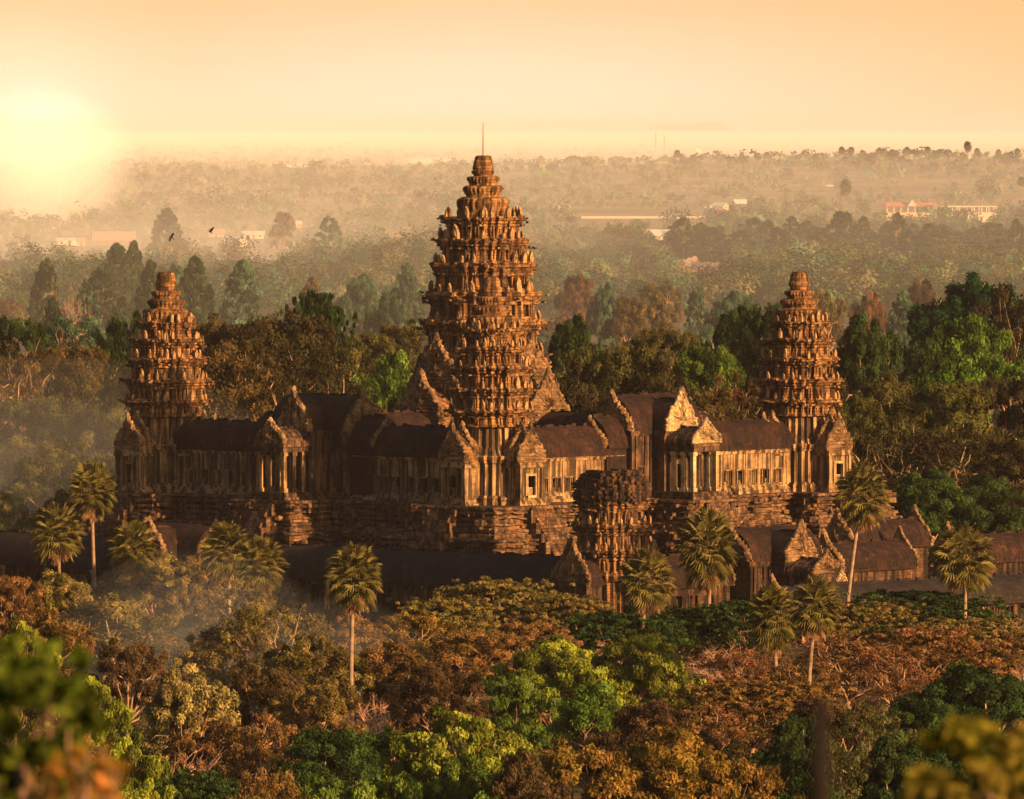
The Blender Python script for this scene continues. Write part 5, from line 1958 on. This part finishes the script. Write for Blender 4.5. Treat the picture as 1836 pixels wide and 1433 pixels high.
near_bush('near_tree', 40, 1330, 340, 340, 60.0, 2600, (.075, .105, .010), 'blurred bright green branches close to the camera at the left bottom corner', 3)
near_bush('near_tree', 150, 1405, 150, 130, 58.0, 200, (.20, .11, .012), 'blurred orange-tinged branches among green at the left bottom corner', 4)
near_bush('near_tree', 1770, 1400, 290, 210, 60.0, 1500, (.15, .13, .012), 'blurred yellow-green branches close to the camera at the right bottom corner', 5)
root = empty('near_sapling', (at(1470, 1433, 36).x, 36, ground_z(at(1470, 1433, 36).x, 36)), 0, 'blurred dark upright trunk close to the camera near the right bottom', 'tree')
mb = MB()
zt = at(1470, 1250, 36).z - root.location.z
mb.tube([(0.02, 0, -.5), (.015, 0, zt * .5), (0.0, 0, zt - .5), (0, 0, zt)], [.062, .057, .05, .03], 8)
mb.tube([(0, 0, zt - .5), (-.05, 0, zt - .42), (-.09, 0, zt - .44)], [.015, .01, .006], 5)
mb.build('trunk', plain('dark_bark', (.010, .006, .004), 1), root, True)
rng = np.random.default_rng(8)
v, q, t_ = leaves(rng, np.array([[-.09, 0, zt - .46]]), np.array([.03]), 14, .03, .9, 0, None, .1)
link('dry_leaf_tuft', mesh_np('leaf_tuft', v, q, M_LEAF, t_), root, (.30, .10, .015))

# ------------------------------------------------------------------ banks of mist and smoke
MIST = (.71, .675, .655)
mb = MB()
mb.box(-200000, 200000, 1950, 300000, -1.2, 45.0)
tag(mb.build('ground_mist', volume('ground_mist_air', MIST_DENSITY, MIST, -.4)), 'low ground mist lying over the plain behind the temple', kind='stuff')
for k in range(12):  # added nested mist shells, shaped and brightened to imitate the sun glow
    f = 1.0 - .08 * k
    puff('mist', (-316, 6000, 44), (66 * f, 380 * f, 52 * f), .00028, (.97, .97, .97), -.4, 'added ball of bright mist imitating the sun glow at the left')
for k in range(3):
    f = 1.0 - .25 * k
    puff('mist', (-230, 4300, 4), (300 * f, 900 * f, 40 * f), .00012, MIST, -.4, 'thin mist over the left of the plain')
    puff('smoke', (-70, 1330, 8), (42 * f, 70 * f, 26 * f), .0004, (.95, .92, .86), -.3, 'thin smoke drifting at the left edge in front of the trees')
    puff('smoke', (-36, 1010, 6), (17 * f, 26 * f, 14 * f), .0007, (.84, .92, 1.0), -.3, 'wisp of bluish smoke among the trees below the left tower')
    puff('smoke', (-19, 985, 5), (11 * f, 20 * f, 11 * f), .0008, (.84, .92, 1.0), -.3, 'wisp of bluish smoke right of the lone palm trunk foot')

# ---- undergrowth between the trees
FV, FC = [], []
urng = random.Random(12)
for i in range(1150):
    Y = urng.uniform(600, 1150) if i < 880 else urng.uniform(1290, 1950)
    px = urng.uniform(-330, 2170)
    x = (px - CX) * Y / FPX
    q = TM.inverted() @ Vector((x, Y, 0))
    if -52 < q.x < 60 and -72 < q.y < 70:
        continue
    if q.y > -90 and q.x > -50 and q.y < 0 and q.x > -20:
        continue
    far_tree(x, Y, urng.uniform(2.5, 5.5), urng.uniform(5, 9), 700, SCRUB, .045)
fv = np.concatenate(FV)
um = mesh_np('undergrowth', fv, np.arange(len(fv)).reshape(-1, 4), t_far)
ca = um.attributes.new('leaf_colour', 'FLOAT_COLOR', 'FACE')
fc = np.concatenate(FC) * .7
ca.data.foreach_set('color', np.concatenate([fc, np.ones((len(fc), 1))], 1).astype(np.float32).ravel())
tag(link('undergrowth', um), 'scrub growing between the trees', kind='stuff')

# ------------------------------------------------------------------ labels for the trees
def where(px):
    for a, b, s in ((-99, 110, 'at the left edge'), (110, 215, 'left of the left tower'), (215, 390, 'in line with the left tower'), (390, 560, 'right of the left tower'), (560, 740, 'left of the central tower'), (740, 1000, 'in line with the central tower'),
                    (1000, 1180, 'right of the central tower'), (1180, 1350, 'left of the right tower'), (1350, 1530, 'in line with the right tower'), (1530, 1690, 'right of the right tower'), (1690, 2500, 'at the right edge')):
        if a <= px < b:
            return s


groups = {}
for r_, px, py, zone, col, kind, lab in TREES:
    if lab:
        r_['label'], r_['group'] = lab, 'tall trees in the row on the plain'
        continue
    base = '%s %s %s, %s' % (col if kind != 'bare' else 'pale ' + col if col != 'pinkish' else col, SHAPE[kind], zone, where(px))
    groups.setdefault(base, []).append((py, px, r_))
ORD = ['topmost', 'second highest', 'third highest', 'fourth highest', 'fifth highest', 'sixth highest', 'seventh highest', 'eighth highest', 'ninth highest', 'tenth highest']
for base, items in groups.items():
    items.sort(key=lambda q: q[0])
    for i, (py, px, r_) in enumerate(items):
        s = base
        if len(items) > 1:
            s = base.replace(',', ', ' + (ORD[i] if i < 10 else 'lowest'), 1) + ''
        r_['label'] = s
        r_['group'] = 'trees in front of the temple' if Z1 in base else 'trees behind the temple' if Z2 in base else 'trees on the plain'
k = 0
fp = sorted([o for o in bpy.data.objects if o.name.startswith('palm_tree') and not o.get('label')], key=lambda o: o.location.x / o.location.y)
for i, o in enumerate(fp):
    o['label'] = 'small far sugar palm under the horizon, %s from the left' % ['first', 'second', 'third', 'fourth', 'fifth', 'sixth', 'seventh', 'eighth', 'ninth', 'tenth', 'eleventh', 'twelfth', 'thirteenth', 'fourteenth', 'fifteenth', 'sixteenth', 'seventeenth', 'eighteenth', 'nineteenth', 'twentieth'][i]
